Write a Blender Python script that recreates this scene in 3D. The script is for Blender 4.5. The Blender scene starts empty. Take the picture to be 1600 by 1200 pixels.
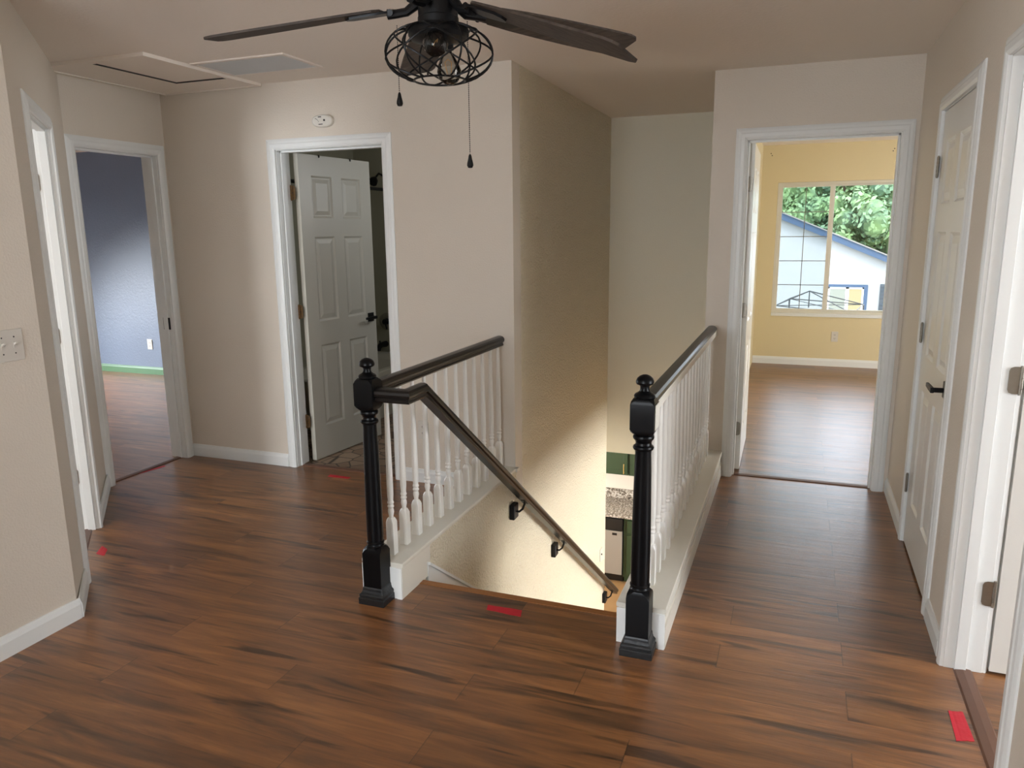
import bpy, bmesh, math, random
from mathutils import Vector, Matrix
random.seed(7)
PI = math.pi
SC = bpy.context.scene
COL = SC.collection

# ------------------------------------------------------------------ camera
cam_d = bpy.data.cameras.new('camera'); cam = bpy.data.objects.new('camera', cam_d); COL.objects.link(cam)
R_ = Vector((0.93569914, 0.35264331, -0.01047954))
F_ = Vector((-0.34753658, 0.91622406, -0.19937851))
U_ = Vector((-0.06070789, 0.19020033, 0.97986651))
m = Matrix(((R_.x, U_.x, -F_.x, 0), (R_.y, U_.y, -F_.y, 0), (R_.z, U_.z, -F_.z, 1.5341), (0, 0, 0, 1)))
cam.matrix_world = m
cam_d.sensor_width = 36; cam_d.sensor_fit = 'HORIZONTAL'; cam_d.lens = 1173.24 * 36 / 1600
cam_d.clip_start = .02; cam_d.clip_end = 200
SC.camera = cam

# ------------------------------------------------------------------ world, sun, daylight at the windows, added fill lamps, exposure
SC.view_settings.view_transform = 'Standard'; SC.view_settings.look = 'None'
SC.view_settings.gamma = 1; SC.view_settings.use_curve_mapping = False
SC.view_settings.exposure = -0.26
w = bpy.data.worlds.new('sky'); SC.world = w; w.use_nodes = True
nt = w.node_tree; bg = nt.nodes['Background']
sky = nt.nodes.new('ShaderNodeTexSky'); sky.sky_type = 'HOSEK_WILKIE'; sky.turbidity = 7
sky.sun_direction = Vector((-.3, -.55, .75)).normalized(); sky.ground_albedo = .4
mixw = nt.nodes.new('ShaderNodeMix'); mixw.data_type = 'RGBA'; mixw.inputs[0].default_value = .75
nt.links.new(sky.outputs[0], mixw.inputs[6]); mixw.inputs[7].default_value = (.80, .88, 1.0, 1)
nt.links.new(mixw.outputs[2], bg.inputs[0]); bg.inputs[1].default_value = 11.0
sd = bpy.data.lights.new('sun', 'SUN'); sd.energy = 3.0; sd.angle = math.radians(12); sd.color = (1, .96, .9)
so = bpy.data.objects.new('sun', sd); COL.objects.link(so)
so.rotation_euler = Vector((.25, .55, -.8)).to_track_quat('-Z', 'Y').to_euler()

def window_or_fill_light(name, loc, direction, sx, sy, energy, color=(.93, .97, 1.0), spread=PI):
    l = bpy.data.lights.new(name, 'AREA'); l.shape = 'RECTANGLE'; l.size = sx; l.size_y = sy
    l.energy = energy; l.color = color; l.spread = spread
    o = bpy.data.objects.new(name, l); COL.objects.link(o); o.location = loc
    o.rotation_euler = Vector(direction).to_track_quat('-Z', 'Z').to_euler()
    return o
LIGHTS = dict(
    behind=68, small=170, blue=175, yellow=62, right=185, lower=560, lowleft=110, bath=9)
window_or_fill_light('daylight_behind', (-1.3, -1.72, 1.45), (0, 1, -.12), 1.7, 1.3, LIGHTS['behind'])
window_or_fill_light('daylight_small_room', (-4.15, -1.72, 1.35), (0, 1, 0), 1.2, 1.2, LIGHTS['small'])
window_or_fill_light('daylight_blue_room', (-8.64, 4.75, 1.0), (1, .14, -.75), 1.4, .9, LIGHTS['blue'], (.88, .94, 1), math.radians(105))
window_or_fill_light('fill_yellow_room', (3.72, 7.0, 1.35), (-1, 0, 0), 1.8, 1.3, LIGHTS['yellow'])  # added fill at an unseen side window, keeps the lamp out of view
window_or_fill_light('fill_right_room', (3.72, 1.95, 1.3), (-1, 0, -.0), 1.8, 1.3, LIGHTS['right'])  # fill lamp at an unseen window, placed to brighten the left wall
window_or_fill_light('daylight_lower_right', (3.12, 5.6, -1.45), (-1, 0, 0), 3.6, 1.8, LIGHTS['lower'], (1, .96, .87))
window_or_fill_light('daylight_kitchen', (-4.12, 8.0, -1.4), (1, 0, 0), 1.4, 1.2, LIGHTS['lowleft'], (1, .96, .86))
window_or_fill_light('fill_bathroom', (-1.66, 5.3, 1.9), (-1, 0, -.2), .5, .4, LIGHTS['bath'])  # added fill lamp inside the bathroom, no window on this wall

# ------------------------------------------------------------------ materials
def mat(name, color, rough=.5, metal=0, bump=0, bscale=80, var=0, vscale=3, spec=.5, coat=0, detail=3, bdist=.01):
    mt = bpy.data.materials.new(name); mt.use_nodes = True
    n = mt.node_tree.nodes; l = mt.node_tree.links; b = n['Principled BSDF']
    b.inputs['Base Color'].default_value = (*color, 1); b.inputs['Roughness'].default_value = rough
    b.inputs['Metallic'].default_value = metal; b.inputs['Specular IOR Level'].default_value = spec
    b.inputs['Coat Weight'].default_value = coat
    tc = n.new('ShaderNodeTexCoord')
    if var:
        no = n.new('ShaderNodeTexNoise'); no.inputs['Scale'].default_value = vscale; no.inputs['Detail'].default_value = 4
        mx = n.new('ShaderNodeMix'); mx.data_type = 'RGBA'
        l.new(tc.outputs['Object'], no.inputs['Vector']); l.new(no.outputs[0], mx.inputs[0])
        mx.inputs[6].default_value = (*[c * (1 - var) for c in color], 1)
        mx.inputs[7].default_value = (*[min(1, c * (1 + var)) for c in color], 1)
        l.new(mx.outputs[2], b.inputs['Base Color'])
    if bump:
        no = n.new('ShaderNodeTexNoise'); no.inputs['Scale'].default_value = bscale; no.inputs['Detail'].default_value = detail
        bp = n.new('ShaderNodeBump'); bp.inputs['Strength'].default_value = bump; bp.inputs['Distance'].default_value = bdist
        l.new(tc.outputs['Object'], no.inputs['Vector']); l.new(no.outputs[0], bp.inputs['Height']); l.new(bp.outputs[0], b.inputs['Normal'])
    return mt
def srgb(r, g, b):
    f = lambda c: (c / 255) / 12.92 if c / 255 <= .04045 else ((c / 255 + .055) / 1.055) ** 2.4
    return (f(r), f(g), f(b))

M = {}
M['wall'] = mat('wall_paint', srgb(214, 204, 190), .6, bump=.35, bscale=110, bdist=.004, var=.02)
M['stairwall'] = mat('stair_wall_paint', srgb(230, 220, 196), .32, bump=1, bscale=85, detail=2, bdist=.022, var=.02)
M['stairfar'] = mat('stair_far_paint', srgb(222, 214, 192), .5, bump=.3, bscale=110, bdist=.004)
M['ceil'] = mat('ceiling_paint', srgb(232, 222, 210), .8, bump=.3, bscale=60, bdist=.004)
M['yellow'] = mat('yellow_paint', srgb(216, 201, 160), .6, bump=.3, bscale=110, bdist=.004)
M['blue'] = mat('blue_grey_paint', srgb(112, 123, 140), .42, bump=.5, bscale=60, bdist=.005, var=.05)
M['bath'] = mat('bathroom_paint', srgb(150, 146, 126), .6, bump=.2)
M['trim'] = mat('white_trim_paint', srgb(228, 230, 228), .38, bump=.05, bscale=40, var=.02)
M['curb'] = mat('ivory_trim_paint', srgb(222, 218, 206), .4, bump=.05, bscale=40, var=.02)
M['door'] = mat('white_door_paint', srgb(222, 221, 215), .28, bump=.12, bscale=90, bdist=.003)
M['bathdoor_shaded'] = mat('shaded_bath_door_paint', srgb(182, 178, 166), .4, bump=.1, bscale=90, bdist=.003)  # white door, its shade put into a darker base colour
M['green_trim'] = mat('green_baseboard_paint', srgb(84, 120, 84), .5)
M['black'] = mat('black_lacquer', (.003, .003, .0035), .32, bump=.1, bscale=50, bdist=.002, spec=.16)
M['blackwood'] = mat('dark_brown_rail', (.007, .0055, .005), .3, bump=.1, bscale=30, bdist=.002, spec=.4)
M['worn'] = mat('worn_black_lacquer', (.007, .008, .009), .4, bump=.5, bscale=60, bdist=.004)
M['baluster'] = mat('white_baluster_paint', srgb(232, 230, 224), .35)
M['blackmetal'] = mat('black_metal', (.005, .005, .0055), .4, 0, spec=.25)
M['nickel'] = mat('satin_nickel', srgb(150, 145, 135), .38, .9, var=.1, vscale=60)
M['brass'] = mat('aged_brass', srgb(120, 92, 62), .42, .8, var=.35, vscale=60)
M['plate'] = mat('ivory_plastic', srgb(208, 202, 192), .35)
M['slot'] = mat('dark_slot', (.03, .028, .025), .6)
M['white_plastic'] = mat('white_plastic', srgb(220, 215, 205), .4)
M['vent'] = mat('vent_white', srgb(212, 210, 205), .6)
M['bulbmetal'] = mat('bulb_cap', (.5, .42, .3), .3, .9)
M['filament'] = mat('amber_filament', (.7, .35, .08), .4)
M['tape'] = mat('red_tape', srgb(196, 30, 50), .5, bump=.6, bscale=25, bdist=.004, var=.15, vscale=30)
M['nosing'] = mat('nosing_wood', srgb(150, 98, 52), .4, var=.15, vscale=12)
M['threshold'] = mat('threshold_wood', srgb(104, 72, 56), .35, var=.1, vscale=20)
M['carpetstep'] = mat('stair_tread_wood', srgb(120, 80, 48), .5, var=.1, vscale=12)
M['green_cab'] = mat('green_cabinet_paint', srgb(44, 62, 36), .5)
M['steel'] = mat('stainless_steel', srgb(170, 168, 162), .4, .55, bump=.2, bscale=8, bdist=.003)
M['darkpanel'] = mat('black_control_panel', (.01, .01, .01), .3)
M['gold'] = mat('gold_handle', srgb(190, 150, 80), .3, .8)
M['lowfloor'] = mat('kitchen_tan_floor', srgb(150, 116, 76), .5, var=.1, vscale=5)
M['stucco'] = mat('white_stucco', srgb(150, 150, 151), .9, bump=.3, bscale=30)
M['bluetrim'] = mat('blue_house_trim', srgb(44, 66, 92), .6)
M['blind'] = mat('yellow_blind', srgb(140, 124, 90), .7)
M['curtain'] = mat('grey_curtain', srgb(120, 122, 112), .7)
M['frame'] = mat('vinyl_window_frame', srgb(214, 210, 196), .45)
M['grid'] = mat('window_grille', srgb(120, 118, 110), .5)
M['greybox'] = mat('grey_slats', srgb(56, 64, 72), .7, bump=.8, bscale=12)
M['ground'] = mat('outside_ground', srgb(140, 138, 118), .9, var=.2, vscale=2)
M['bark'] = mat('bark', srgb(90, 74, 60), .9, bump=.5, bscale=20)
M['rod'] = mat('grey_metal_rod', srgb(52, 52, 52), .5, .3)
M['tub'] = mat('tub_acrylic', srgb(190, 184, 168), .3)
M['roof'] = mat('roof_shingle', srgb(120, 116, 112), .9, bump=.5, bscale=30)

def blade_mat():
    mt = mat('weathered_grey_blade', srgb(92, 82, 74), .6, spec=.25)
    n = mt.node_tree.nodes; l = mt.node_tree.links; b = n['Principled BSDF']
    tc = n.new('ShaderNodeTexCoord'); mp = n.new('ShaderNodeMapping'); mp.inputs['Scale'].default_value = (3, 40, 40)
    no = n.new('ShaderNodeTexNoise'); no.inputs['Scale'].default_value = 2; no.inputs['Detail'].default_value = 5
    r = n.new('ShaderNodeValToRGB'); r.color_ramp.elements[0].position = .3; r.color_ramp.elements[1].position = .7
    r.color_ramp.elements[0].color = (*srgb(48, 40, 36), 1); r.color_ramp.elements[1].color = (*srgb(80, 70, 62), 1)
    l.new(tc.outputs['Object'], mp.inputs[0]); l.new(mp.outputs[0], no.inputs[0]); l.new(no.outputs[0], r.inputs[0]); l.new(r.outputs[0], b.inputs['Base Color'])
    return mt
M['blade'] = blade_mat()

def glass_mat(name, tint=(1, 1, 1), rough=0, thin=.12):
    mt = bpy.data.materials.new(name); mt.use_nodes = True
    n = mt.node_tree.nodes; l = mt.node_tree.links; n.clear()
    o = n.new('ShaderNodeOutputMaterial'); t = n.new('ShaderNodeBsdfTransparent'); g = n.new('ShaderNodeBsdfGlossy')
    mx = n.new('ShaderNodeMixShader'); fr = n.new('ShaderNodeFresnel'); fr.inputs[0].default_value = 1.45
    t.inputs[0].default_value = (*tint, 1); g.inputs['Roughness'].default_value = .03
    l.new(fr.outputs[0], mx.inputs[0]); l.new(t.outputs[0], mx.inputs[1]); l.new(g.outputs[0], mx.inputs[2]); l.new(mx.outputs[0], o.inputs[0])
    return mt
M['glass'] = glass_mat('window_glass', (.96, .98, .98))
M['screen'] = glass_mat('screened_glass', (.80, .84, .84))
M['bulb'] = glass_mat('clear_bulb_glass', (.72, .72, .70))

def floor_mat(name, base=1.0):
    mt = bpy.data.materials.new(name); mt.use_nodes = True
    n = mt.node_tree.nodes; l = mt.node_tree.links; b = n['Principled BSDF']
    def math_(op, a, c=None):
        x = n.new('ShaderNodeMath'); x.operation = op
        for i, v in enumerate((a, c)):
            if v is None: continue
            if isinstance(v, (int, float)): x.inputs[i].default_value = v
            else: l.new(v, x.inputs[i])
        return x.outputs[0]
    W, Ln = .163, 1.22
    geo = n.new('ShaderNodeNewGeometry'); sep = n.new('ShaderNodeSeparateXYZ'); l.new(geo.outputs['Position'], sep.inputs[0])
    X, Y = sep.outputs[0], sep.outputs[1]
    v = math_('DIVIDE', math_('SUBTRACT', Y, 2.684 - 40 * W), W)
    row = math_('FLOOR', v); fv = math_('FRACT', v)
    wn = n.new('ShaderNodeTexWhiteNoise'); wn.noise_dimensions = '1D'; l.new(row, wn.inputs['W'])
    odd = math_('MODULO', row, 2)
    off = math_('MULTIPLY', math_('MULTIPLY', wn.outputs[0], odd), .55)
    off = math_('ADD', off, math_('MULTIPLY', odd, .22))
    u = math_('ADD', math_('DIVIDE', math_('SUBTRACT', X, .235 - 30 * Ln), Ln), off)
    pl = math_('FLOOR', u); fu = math_('FRACT', u)
    cx = n.new('ShaderNodeCombineXYZ'); l.new(pl, cx.inputs[0]); l.new(row, cx.inputs[1])
    wn2 = n.new('ShaderNodeTexWhiteNoise'); wn2.noise_dimensions = '3D'; l.new(cx.outputs[0], wn2.inputs[0])
    # grain coordinates, shifted per plank
    mp = n.new('ShaderNodeMapping'); mp.inputs['Scale'].default_value = (1.15, 11, 1)
    addv = n.new('ShaderNodeVectorMath'); addv.operation = 'ADD'
    sc = n.new('ShaderNodeVectorMath'); sc.operation = 'SCALE'; sc.inputs['Scale'].default_value = 13
    l.new(wn2.outputs['Color'], sc.inputs[0]); l.new(geo.outputs['Position'], addv.inputs[0]); l.new(sc.outputs[0], addv.inputs[1]); l.new(addv.outputs[0], mp.inputs[0])
    n1 = n.new('ShaderNodeTexNoise'); n1.inputs['Scale'].default_value = 1.6; n1.inputs['Detail'].default_value = 6; n1.inputs['Roughness'].default_value = .62; n1.inputs['Distortion'].default_value = .8
    l.new(mp.outputs[0], n1.inputs[0])
    mp2 = n.new('ShaderNodeMapping'); mp2.inputs['Scale'].default_value = (2.2, 34, 1); l.new(addv.outputs[0], mp2.inputs[0])
    n2 = n.new('ShaderNodeTexNoise'); n2.inputs['Scale'].default_value = 1.5; n2.inputs['Detail'].default_value = 5; n2.inputs['Roughness'].default_value = .7; n2.inputs['Distortion'].default_value = .5
    l.new(mp2.outputs[0], n2.inputs[0])
    mp3 = n.new('ShaderNodeMapping'); mp3.inputs['Scale'].default_value = (1.5, 16, 1); l.new(addv.outputs[0], mp3.inputs[0])
    n3 = n.new('ShaderNodeTexNoise'); n3.inputs['Scale'].default_value = 1.1; n3.inputs['Detail'].default_value = 4; n3.inputs['Distortion'].default_value = 1.1
    l.new(mp3.outputs[0], n3.inputs[0])
    r1 = n.new('ShaderNodeValToRGB'); e = r1.color_ramp.elements
    e[0].position = .30; e[0].color = (*srgb(92, 63, 39), 1); e[1].position = .72; e[1].color = (*srgb(164, 111, 63), 1)
    k = e.new(.5); k.color = (*srgb(131, 85, 48), 1)
    l.new(n1.outputs[0], r1.inputs[0])
    # fine grain multiplies
    mg = n.new('ShaderNodeMapRange'); mg.inputs[1].default_value = .3; mg.inputs[2].default_value = .7; mg.inputs[3].default_value = .82; mg.inputs[4].default_value = 1.12
    l.new(n2.outputs[0], mg.inputs[0])
    # dark streaks
    ms = n.new('ShaderNodeMapRange'); ms.inputs[1].default_value = .57; ms.inputs[2].default_value = .68; ms.inputs[3].default_value = 1; ms.inputs[4].default_value = .32
    l.new(n3.outputs[0], ms.inputs[0])
    pv = n.new('ShaderNodeMapRange'); pv.inputs[3].default_value = .82; pv.inputs[4].default_value = 1.14; l.new(wn2.outputs[0], pv.inputs[0])
    # joints
    eu = math_('MINIMUM', fu, math_('SUBTRACT', 1, fu)); ev = math_('MINIMUM', fv, math_('SUBTRACT', 1, fv))
    ju = math_('LESS_THAN', eu, .0016 / Ln); jv = math_('LESS_THAN', ev, .0011 / W)
    jn = math_('MAXIMUM', ju, jv)
    jm = math_('SUBTRACT', 1, math_('MULTIPLY', ju, .5))
    tot = math_('MULTIPLY', math_('MULTIPLY', mg.outputs[0], ms.outputs[0]), math_('MULTIPLY', pv.outputs[0], jm))
    tot = math_('MULTIPLY', tot, base)
    mul = n.new('ShaderNodeVectorMath'); mul.operation = 'SCALE'; l.new(r1.outputs[0], mul.inputs[0]); l.new(tot, mul.inputs['Scale'])
    l.new(mul.outputs[0], b.inputs['Base Color'])
    mr = n.new('ShaderNodeMapRange'); mr.inputs[3].default_value = .27; mr.inputs[4].default_value = .38; l.new(n2.outputs[0], mr.inputs[0]); l.new(mr.outputs[0], b.inputs['Roughness'])
    b.inputs['Specular IOR Level'].default_value = 1.0
    bp = n.new('ShaderNodeBump'); bp.inputs['Strength'].default_value = .35; bp.inputs['Distance'].default_value = .003
    hh = math_('SUBTRACT', n2.outputs[0], math_('MULTIPLY', jn, .8)); l.new(hh, bp.inputs['Height']); l.new(bp.outputs[0], b.inputs['Normal'])
    return mt
M['floor'] = floor_mat('walnut_plank_floor', .92)

def tilefloor_mat():
    mt = mat('stone_pattern_vinyl', srgb(120, 98, 80), .4)
    n = mt.node_tree.nodes; l = mt.node_tree.links; b = n['Principled BSDF']
    tc = n.new('ShaderNodeTexCoord'); v = n.new('ShaderNodeTexVoronoi'); v.feature = 'DISTANCE_TO_EDGE'; v.inputs['Scale'].default_value = 9
    v2 = n.new('ShaderNodeTexVoronoi'); v2.inputs['Scale'].default_value = 9
    r = n.new('ShaderNodeValToRGB'); r.color_ramp.elements[0].position = .02; r.color_ramp.elements[1].position = .06
    r.color_ramp.elements[0].color = (*srgb(70, 54, 44), 1); r.color_ramp.elements[1].color = (1, 1, 1, 1)
    mx = n.new('ShaderNodeMix'); mx.data_type = 'RGBA'; mx.blend_type = 'MULTIPLY'; mx.inputs[0].default_value = 1
    r2 = n.new('ShaderNodeValToRGB'); r2.color_ramp.elements[0].color = (*srgb(110, 86, 68), 1); r2.color_ramp.elements[1].color = (*srgb(160, 138, 116), 1)
    l.new(tc.outputs['Object'], v.inputs[0]); l.new(tc.outputs['Object'], v2.inputs[0]); l.new(v.outputs[0], r.inputs[0]); l.new(v2.outputs['Color'], r2.inputs[0])
    l.new(r2.outputs[0], mx.inputs[6]); l.new(r.outputs[0], mx.inputs[7]); l.new(mx.outputs[2], b.inputs['Base Color'])
    return mt
M['bathfloor'] = tilefloor_mat()
def granite_mat():
    mt = mat('speckled_granite', (.4, .4, .4), .25)
    n = mt.node_tree.nodes; l = mt.node_tree.links; b = n['Principled BSDF']
    tc = n.new('ShaderNodeTexCoord'); v = n.new('ShaderNodeTexNoise'); v.inputs['Scale'].default_value = 38; v.inputs['Detail'].default_value = 5; v.inputs['Roughness'].default_value = .75
    r = n.new('ShaderNodeValToRGB'); e = r.color_ramp.elements; e[0].position = .40; e[0].color = (.03, .025, .02, 1); e[1].position = .60; e[1].color = (*srgb(205, 200, 192), 1)
    k = e.new(.5); k.color = (*srgb(150, 138, 125), 1)
    l.new(tc.outputs['Object'], v.inputs[0]); l.new(v.outputs[0], r.inputs[0]); l.new(r.outputs[0], b.inputs['Base Color'])
    return mt
M['granite'] = granite_mat()
def leaf_mat():
    mt = mat('tree_leaves', srgb(110, 160, 90), .6)
    n = mt.node_tree.nodes; l = mt.node_tree.links; b = n['Principled BSDF']
    tc = n.new('ShaderNodeTexCoord'); v = n.new('ShaderNodeTexNoise'); v.inputs['Scale'].default_value = .9; v.inputs['Detail'].default_value = 6
    r = n.new('ShaderNodeValToRGB'); e = r.color_ramp.elements; e[0].position = .36; e[0].color = (*srgb(76, 104, 80), 1); e[1].position = .64; e[1].color = (*srgb(122, 150, 96), 1)
    l.new(tc.outputs['Object'], v.inputs[0]); l.new(v.outputs[0], r.inputs[0]); l.new(r.outputs[0], b.inputs['Base Color'])
    b.inputs['Subsurface Weight'].default_value = 0
    return mt
M['leaf'] = leaf_mat()

# ------------------------------------------------------------------ mesh helpers
def box(bm, x0, x1, y0, y1, z0, z1):
    vs = [bm.verts.new(p) for p in ((x0,y0,z0),(x1,y0,z0),(x1,y1,z0),(x0,y1,z0),(x0,y0,z1),(x1,y0,z1),(x1,y1,z1),(x0,y1,z1))]
    for f in ((0,3,2,1),(4,5,6,7),(0,1,5,4),(1,2,6,5),(2,3,7,6),(3,0,4,7)): bm.faces.new([vs[i] for i in f])
    return vs
def obox(bm, p0, t, nrm, s0, s1, d0, d1, z0, z1):
    """box in a frame: p0 origin, t along (unit 2D), nrm depth dir (unit 2D)"""
    vs = []
    for z in (z0, z1):
        for s, d in ((s0,d0),(s1,d0),(s1,d1),(s0,d1)):
            vs.append(bm.verts.new((p0[0]+t[0]*s+nrm[0]*d, p0[1]+t[1]*s+nrm[1]*d, z)))
    for f in ((0,3,2,1),(4,5,6,7),(0,1,5,4),(1,2,6,5),(2,3,7,6),(3,0,4,7)): bm.faces.new([vs[i] for i in f])
def lathe(bm, prof, seg=20, cx=0, cy=0, cap=True):
    rings = []
    for r, z in prof:
        rings.append([bm.verts.new((cx + r*math.cos(2*PI*i/seg), cy + r*math.sin(2*PI*i/seg), z)) for i in range(seg)])
    for a, b in zip(rings, rings[1:]):
        for i in range(seg):
            bm.faces.new((a[i], a[(i+1)%seg], b[(i+1)%seg], b[i]))
    if cap:
        bm.faces.new(rings[0][::-1]); bm.faces.new(rings[-1])
def tube(bm, pts, r, seg=8, closed=False):
    pts = [Vector(p) for p in pts]; n = len(pts); rings = []
    up = None
    for i, p in enumerate(pts):
        a = pts[(i-1) % n] if (closed or i) else pts[0]; b = pts[(i+1) % n] if (closed or i < n-1) else pts[-1]
        d = (b - a).normalized()
        if up is None:
            up = d.orthogonal().normalized()
        up = (up - d * up.dot(d)).normalized(); s = d.cross(up)
        rr = r[i] if isinstance(r, (list, tuple)) else r
        rings.append([bm.verts.new(p + (up*math.cos(2*PI*k/seg) + s*math.sin(2*PI*k/seg))*rr) for k in range(seg)])
    m_ = n if closed else n-1
    for i in range(m_):
        a, b = rings[i], rings[(i+1) % n]
        if closed and i == n-1:
            # align
            best = min(range(seg), key=lambda k: (a[0].co - b[k].co).length)
            b = b[best:] + b[:best]
        for k in range(seg): bm.faces.new((a[k], a[(k+1)%seg], b[(k+1)%seg], b[k]))
    if not closed:
        bm.faces.new(rings[0][::-1]); bm.faces.new(rings[-1])
def extrude_profile(bm, prof, p0, p1, side, up):
    """prof: list of (s, u); swept from p0 to p1 with side/up vectors (may be non orthogonal for mitres)"""
    p0, p1, side, up = Vector(p0), Vector(p1), Vector(side), Vector(up)
    a = [bm.verts.new(p0 + side*s + up*u) for s, u in prof]; b = [bm.verts.new(p1 + side*s + up*u) for s, u in prof]
    n = len(prof)
    for i in range(n): bm.faces.new((a[i], a[(i+1)%n], b[(i+1)%n], b[i]))
    bm.faces.new(a[::-1]); bm.faces.new(b)
def sweep_sections(bm, sections):
    """list of rings (lists of points, same count)"""
    rs = [[bm.verts.new(p) for p in s] for s in sections]; n = len(rs[0])
    for a, b in zip(rs, rs[1:]):
        for i in range(n): bm.faces.new((a[i], a[(i+1)%n], b[(i+1)%n], b[i]))
    bm.faces.new(rs[0][::-1]); bm.faces.new(rs[-1])
def obj(name, bm, m_, parent=None, smooth=False, bevel=0, loc=None):
    bmesh.ops.recalc_face_normals(bm, faces=bm.faces)
    me = bpy.data.meshes.new(name); bm.to_mesh(me); bm.free()
    o = bpy.data.objects.new(name, me); COL.objects.link(o); me.materials.append(m_)
    if smooth:
        for p in me.polygons: p.use_smooth = True
        try: me.set_sharp_from_angle(angle=math.radians(25))
        except Exception: pass
    if bevel:
        b = o.modifiers.new('bevel', 'BEVEL'); b.width = bevel; b.segments = 2; b.limit_method = 'ANGLE'; b.angle_limit = math.radians(40)
    if parent: o.parent = parent
    if loc: o.location = loc
    return o
def tag(o, label, cat=None, group=None, kind=None):
    if label: o['label'] = label
    if cat: o['category'] = cat
    if group: o['group'] = group
    if kind: o['kind'] = kind
    return o
def empty(name, loc=(0,0,0), rz=0, label=None, cat=None, group=None, kind=None):
    o = bpy.data.objects.new(name, None); COL.objects.link(o); o.location = loc; o.rotation_euler = (0,0,rz); o.empty_display_size = .1
    return tag(o, label, cat, group, kind)
def copy_tree(o, parent=None):
    c = o.copy(); COL.objects.link(c)
    if parent: c.parent = parent
    for ch in [x for x in bpy.data.objects if x.parent == o]:
        copy_tree(ch, c)
    return c
def B(): return bmesh.new()
def struct(name, bm, m_, label=None, cat=None, **k):
    o = obj(name, bm, m_, **k); o['kind'] = 'structure'
    return tag(o, label, cat)

# ------------------------------------------------------------------ plan
XL, YP, DD = -2.6723, 2.012, 1.2629
XQ, YQ = XL - DD, YP + 1.2562
YR, XS, YF, XT, YD, XH, C = 4.0009, -1.5014, 6.3112, -.5173, 4.7293, .567, 2.43
H = 2.04; T = .12; CW = .062
ZG = -2.85; YW = 9.0906; YB = -1.6
ZLC = -.40
S2 = math.sqrt(.5)

def wall(name, a, b, out, z0, z1, m_, openings=(), label=None, T=T, ext=(0, 0)):
    """wall face from a to b; body on the side `out` (2D unit); openings (s0,s1,z0,z1)"""
    a, b, out = Vector(a), Vector(b), Vector(out); t = (b-a); Ln = t.length; t.normalize(); bm = B()
    s = -ext[0]
    for (s0, s1, o0, o1) in sorted(openings):
        obox(bm, a, t, out, s, s0, 0, T, z0, z1)
        if o0 > z0 + .001: obox(bm, a, t, out, s0, s1, 0, T, z0, o0)
        if o1 < z1 - .001: obox(bm, a, t, out, s0, s1, 0, T, o1, z1)
        s = s1
    obox(bm, a, t, out, s, Ln + ext[1], 0, T, z0, z1)
    return struct(name, bm, m_, label or 'plain painted wall', 'wall')

A45 = (-S2, S2); N45 = (-S2, -S2)    # along the angled wall and into it
wall('wall_left', (XL, YB), (XL, YP), (-1, 0), 0, C, M['wall'], label='off-white wall at the left edge carrying the light switches')
wall('wall_left_angled', (XL, YP), (XQ, YQ), N45, 0, C, M['wall'], [(.37, 1.05, 0, H)], 'short angled wall with the narrow left doorway')
wall('wall_hall_left', (XQ, YQ), (XQ, YR), (-1, 0), 0, C, M['wall'], [(.052, .656, 0, H)], 'narrow wall around the doorway to the blue room', ext=(0, .0))
wall('wall_bathroom', (XQ, YR), (XS, YR), (0, 1), 0, C, M['wall'], [(XQ*-1-3.0609, -XQ-2.3099, 0, H)], 'off-white wall around the bathroom doorway', ext=(T, 0))
bm = B(); box(bm, XS-.10, XS, YR+T, YF, ZG, C); box(bm, XS-.10, XS, YR, YR+T, ZG, -.0005)
o = struct('wall_stair_left', bm, M['stairwall'], 'tall textured cream wall down the left of the staircase', 'wall')
bm = B(); box(bm, XS-.12, XS, 1.9, YR, ZG, -.005)
o = struct('wall_stair_left', bm, M['stairwall'], 'textured cream wall below the left curb of the stairs', 'wall')
wall('wall_stair_far', (XS-.10, YF), (XT+.06, YF), (0, 1), ZLC, C, M['stairfar'], label='grey-white wall closing the far end of the stairwell')
bm = B(); box(bm, XT, XT+.067, YD+T, YF, ZLC, C); box(bm, XT, XT+.067, YD, YD+T, ZLC, -.001)
struct('wall_stair_right', bm, M['wall'], 'wall along the right side of the upper stairwell', 'wall')
wall('wall_hall_back', (XT, YD), (XH, YD), (0, 1), 0, C, M['wall'], [(XT*-1-.3219, -XT+.4834, 0, H)], 'wall around the doorway to the yellow room', ext=(0, 0))
wall('wall_right', (XH, YB), (XH, YD), (1, 0), 0, C, M['wall'], [(2.04-YB, 2.8005-YB, 0, H), (3.2206-YB, 3.9737-YB, 0, H)], 'long right wall with two doors')
wall('wall_behind', (-6.2, YB), (3.6, YB), (0, -1), 0, C, M['wall'], [(6.2-4.75, 6.2-3.55, .75, 1.95), (6.2-2.15, 6.2-.45, .8, 2.1)], 'wall behind the viewer with two windows')

# small room behind the angled wall
wall('wall_small_room_left', (-6.2, YB), (-6.2, 3.1), (-1, 0), 0, C, M['wall'])
bm = B(); box(bm, -6.2, XQ-T, 3.10, 3.20, 0, C); struct('wall_small_room_back', bm, M['wall'], 'wall between small room and blue room', 'wall')
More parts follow.
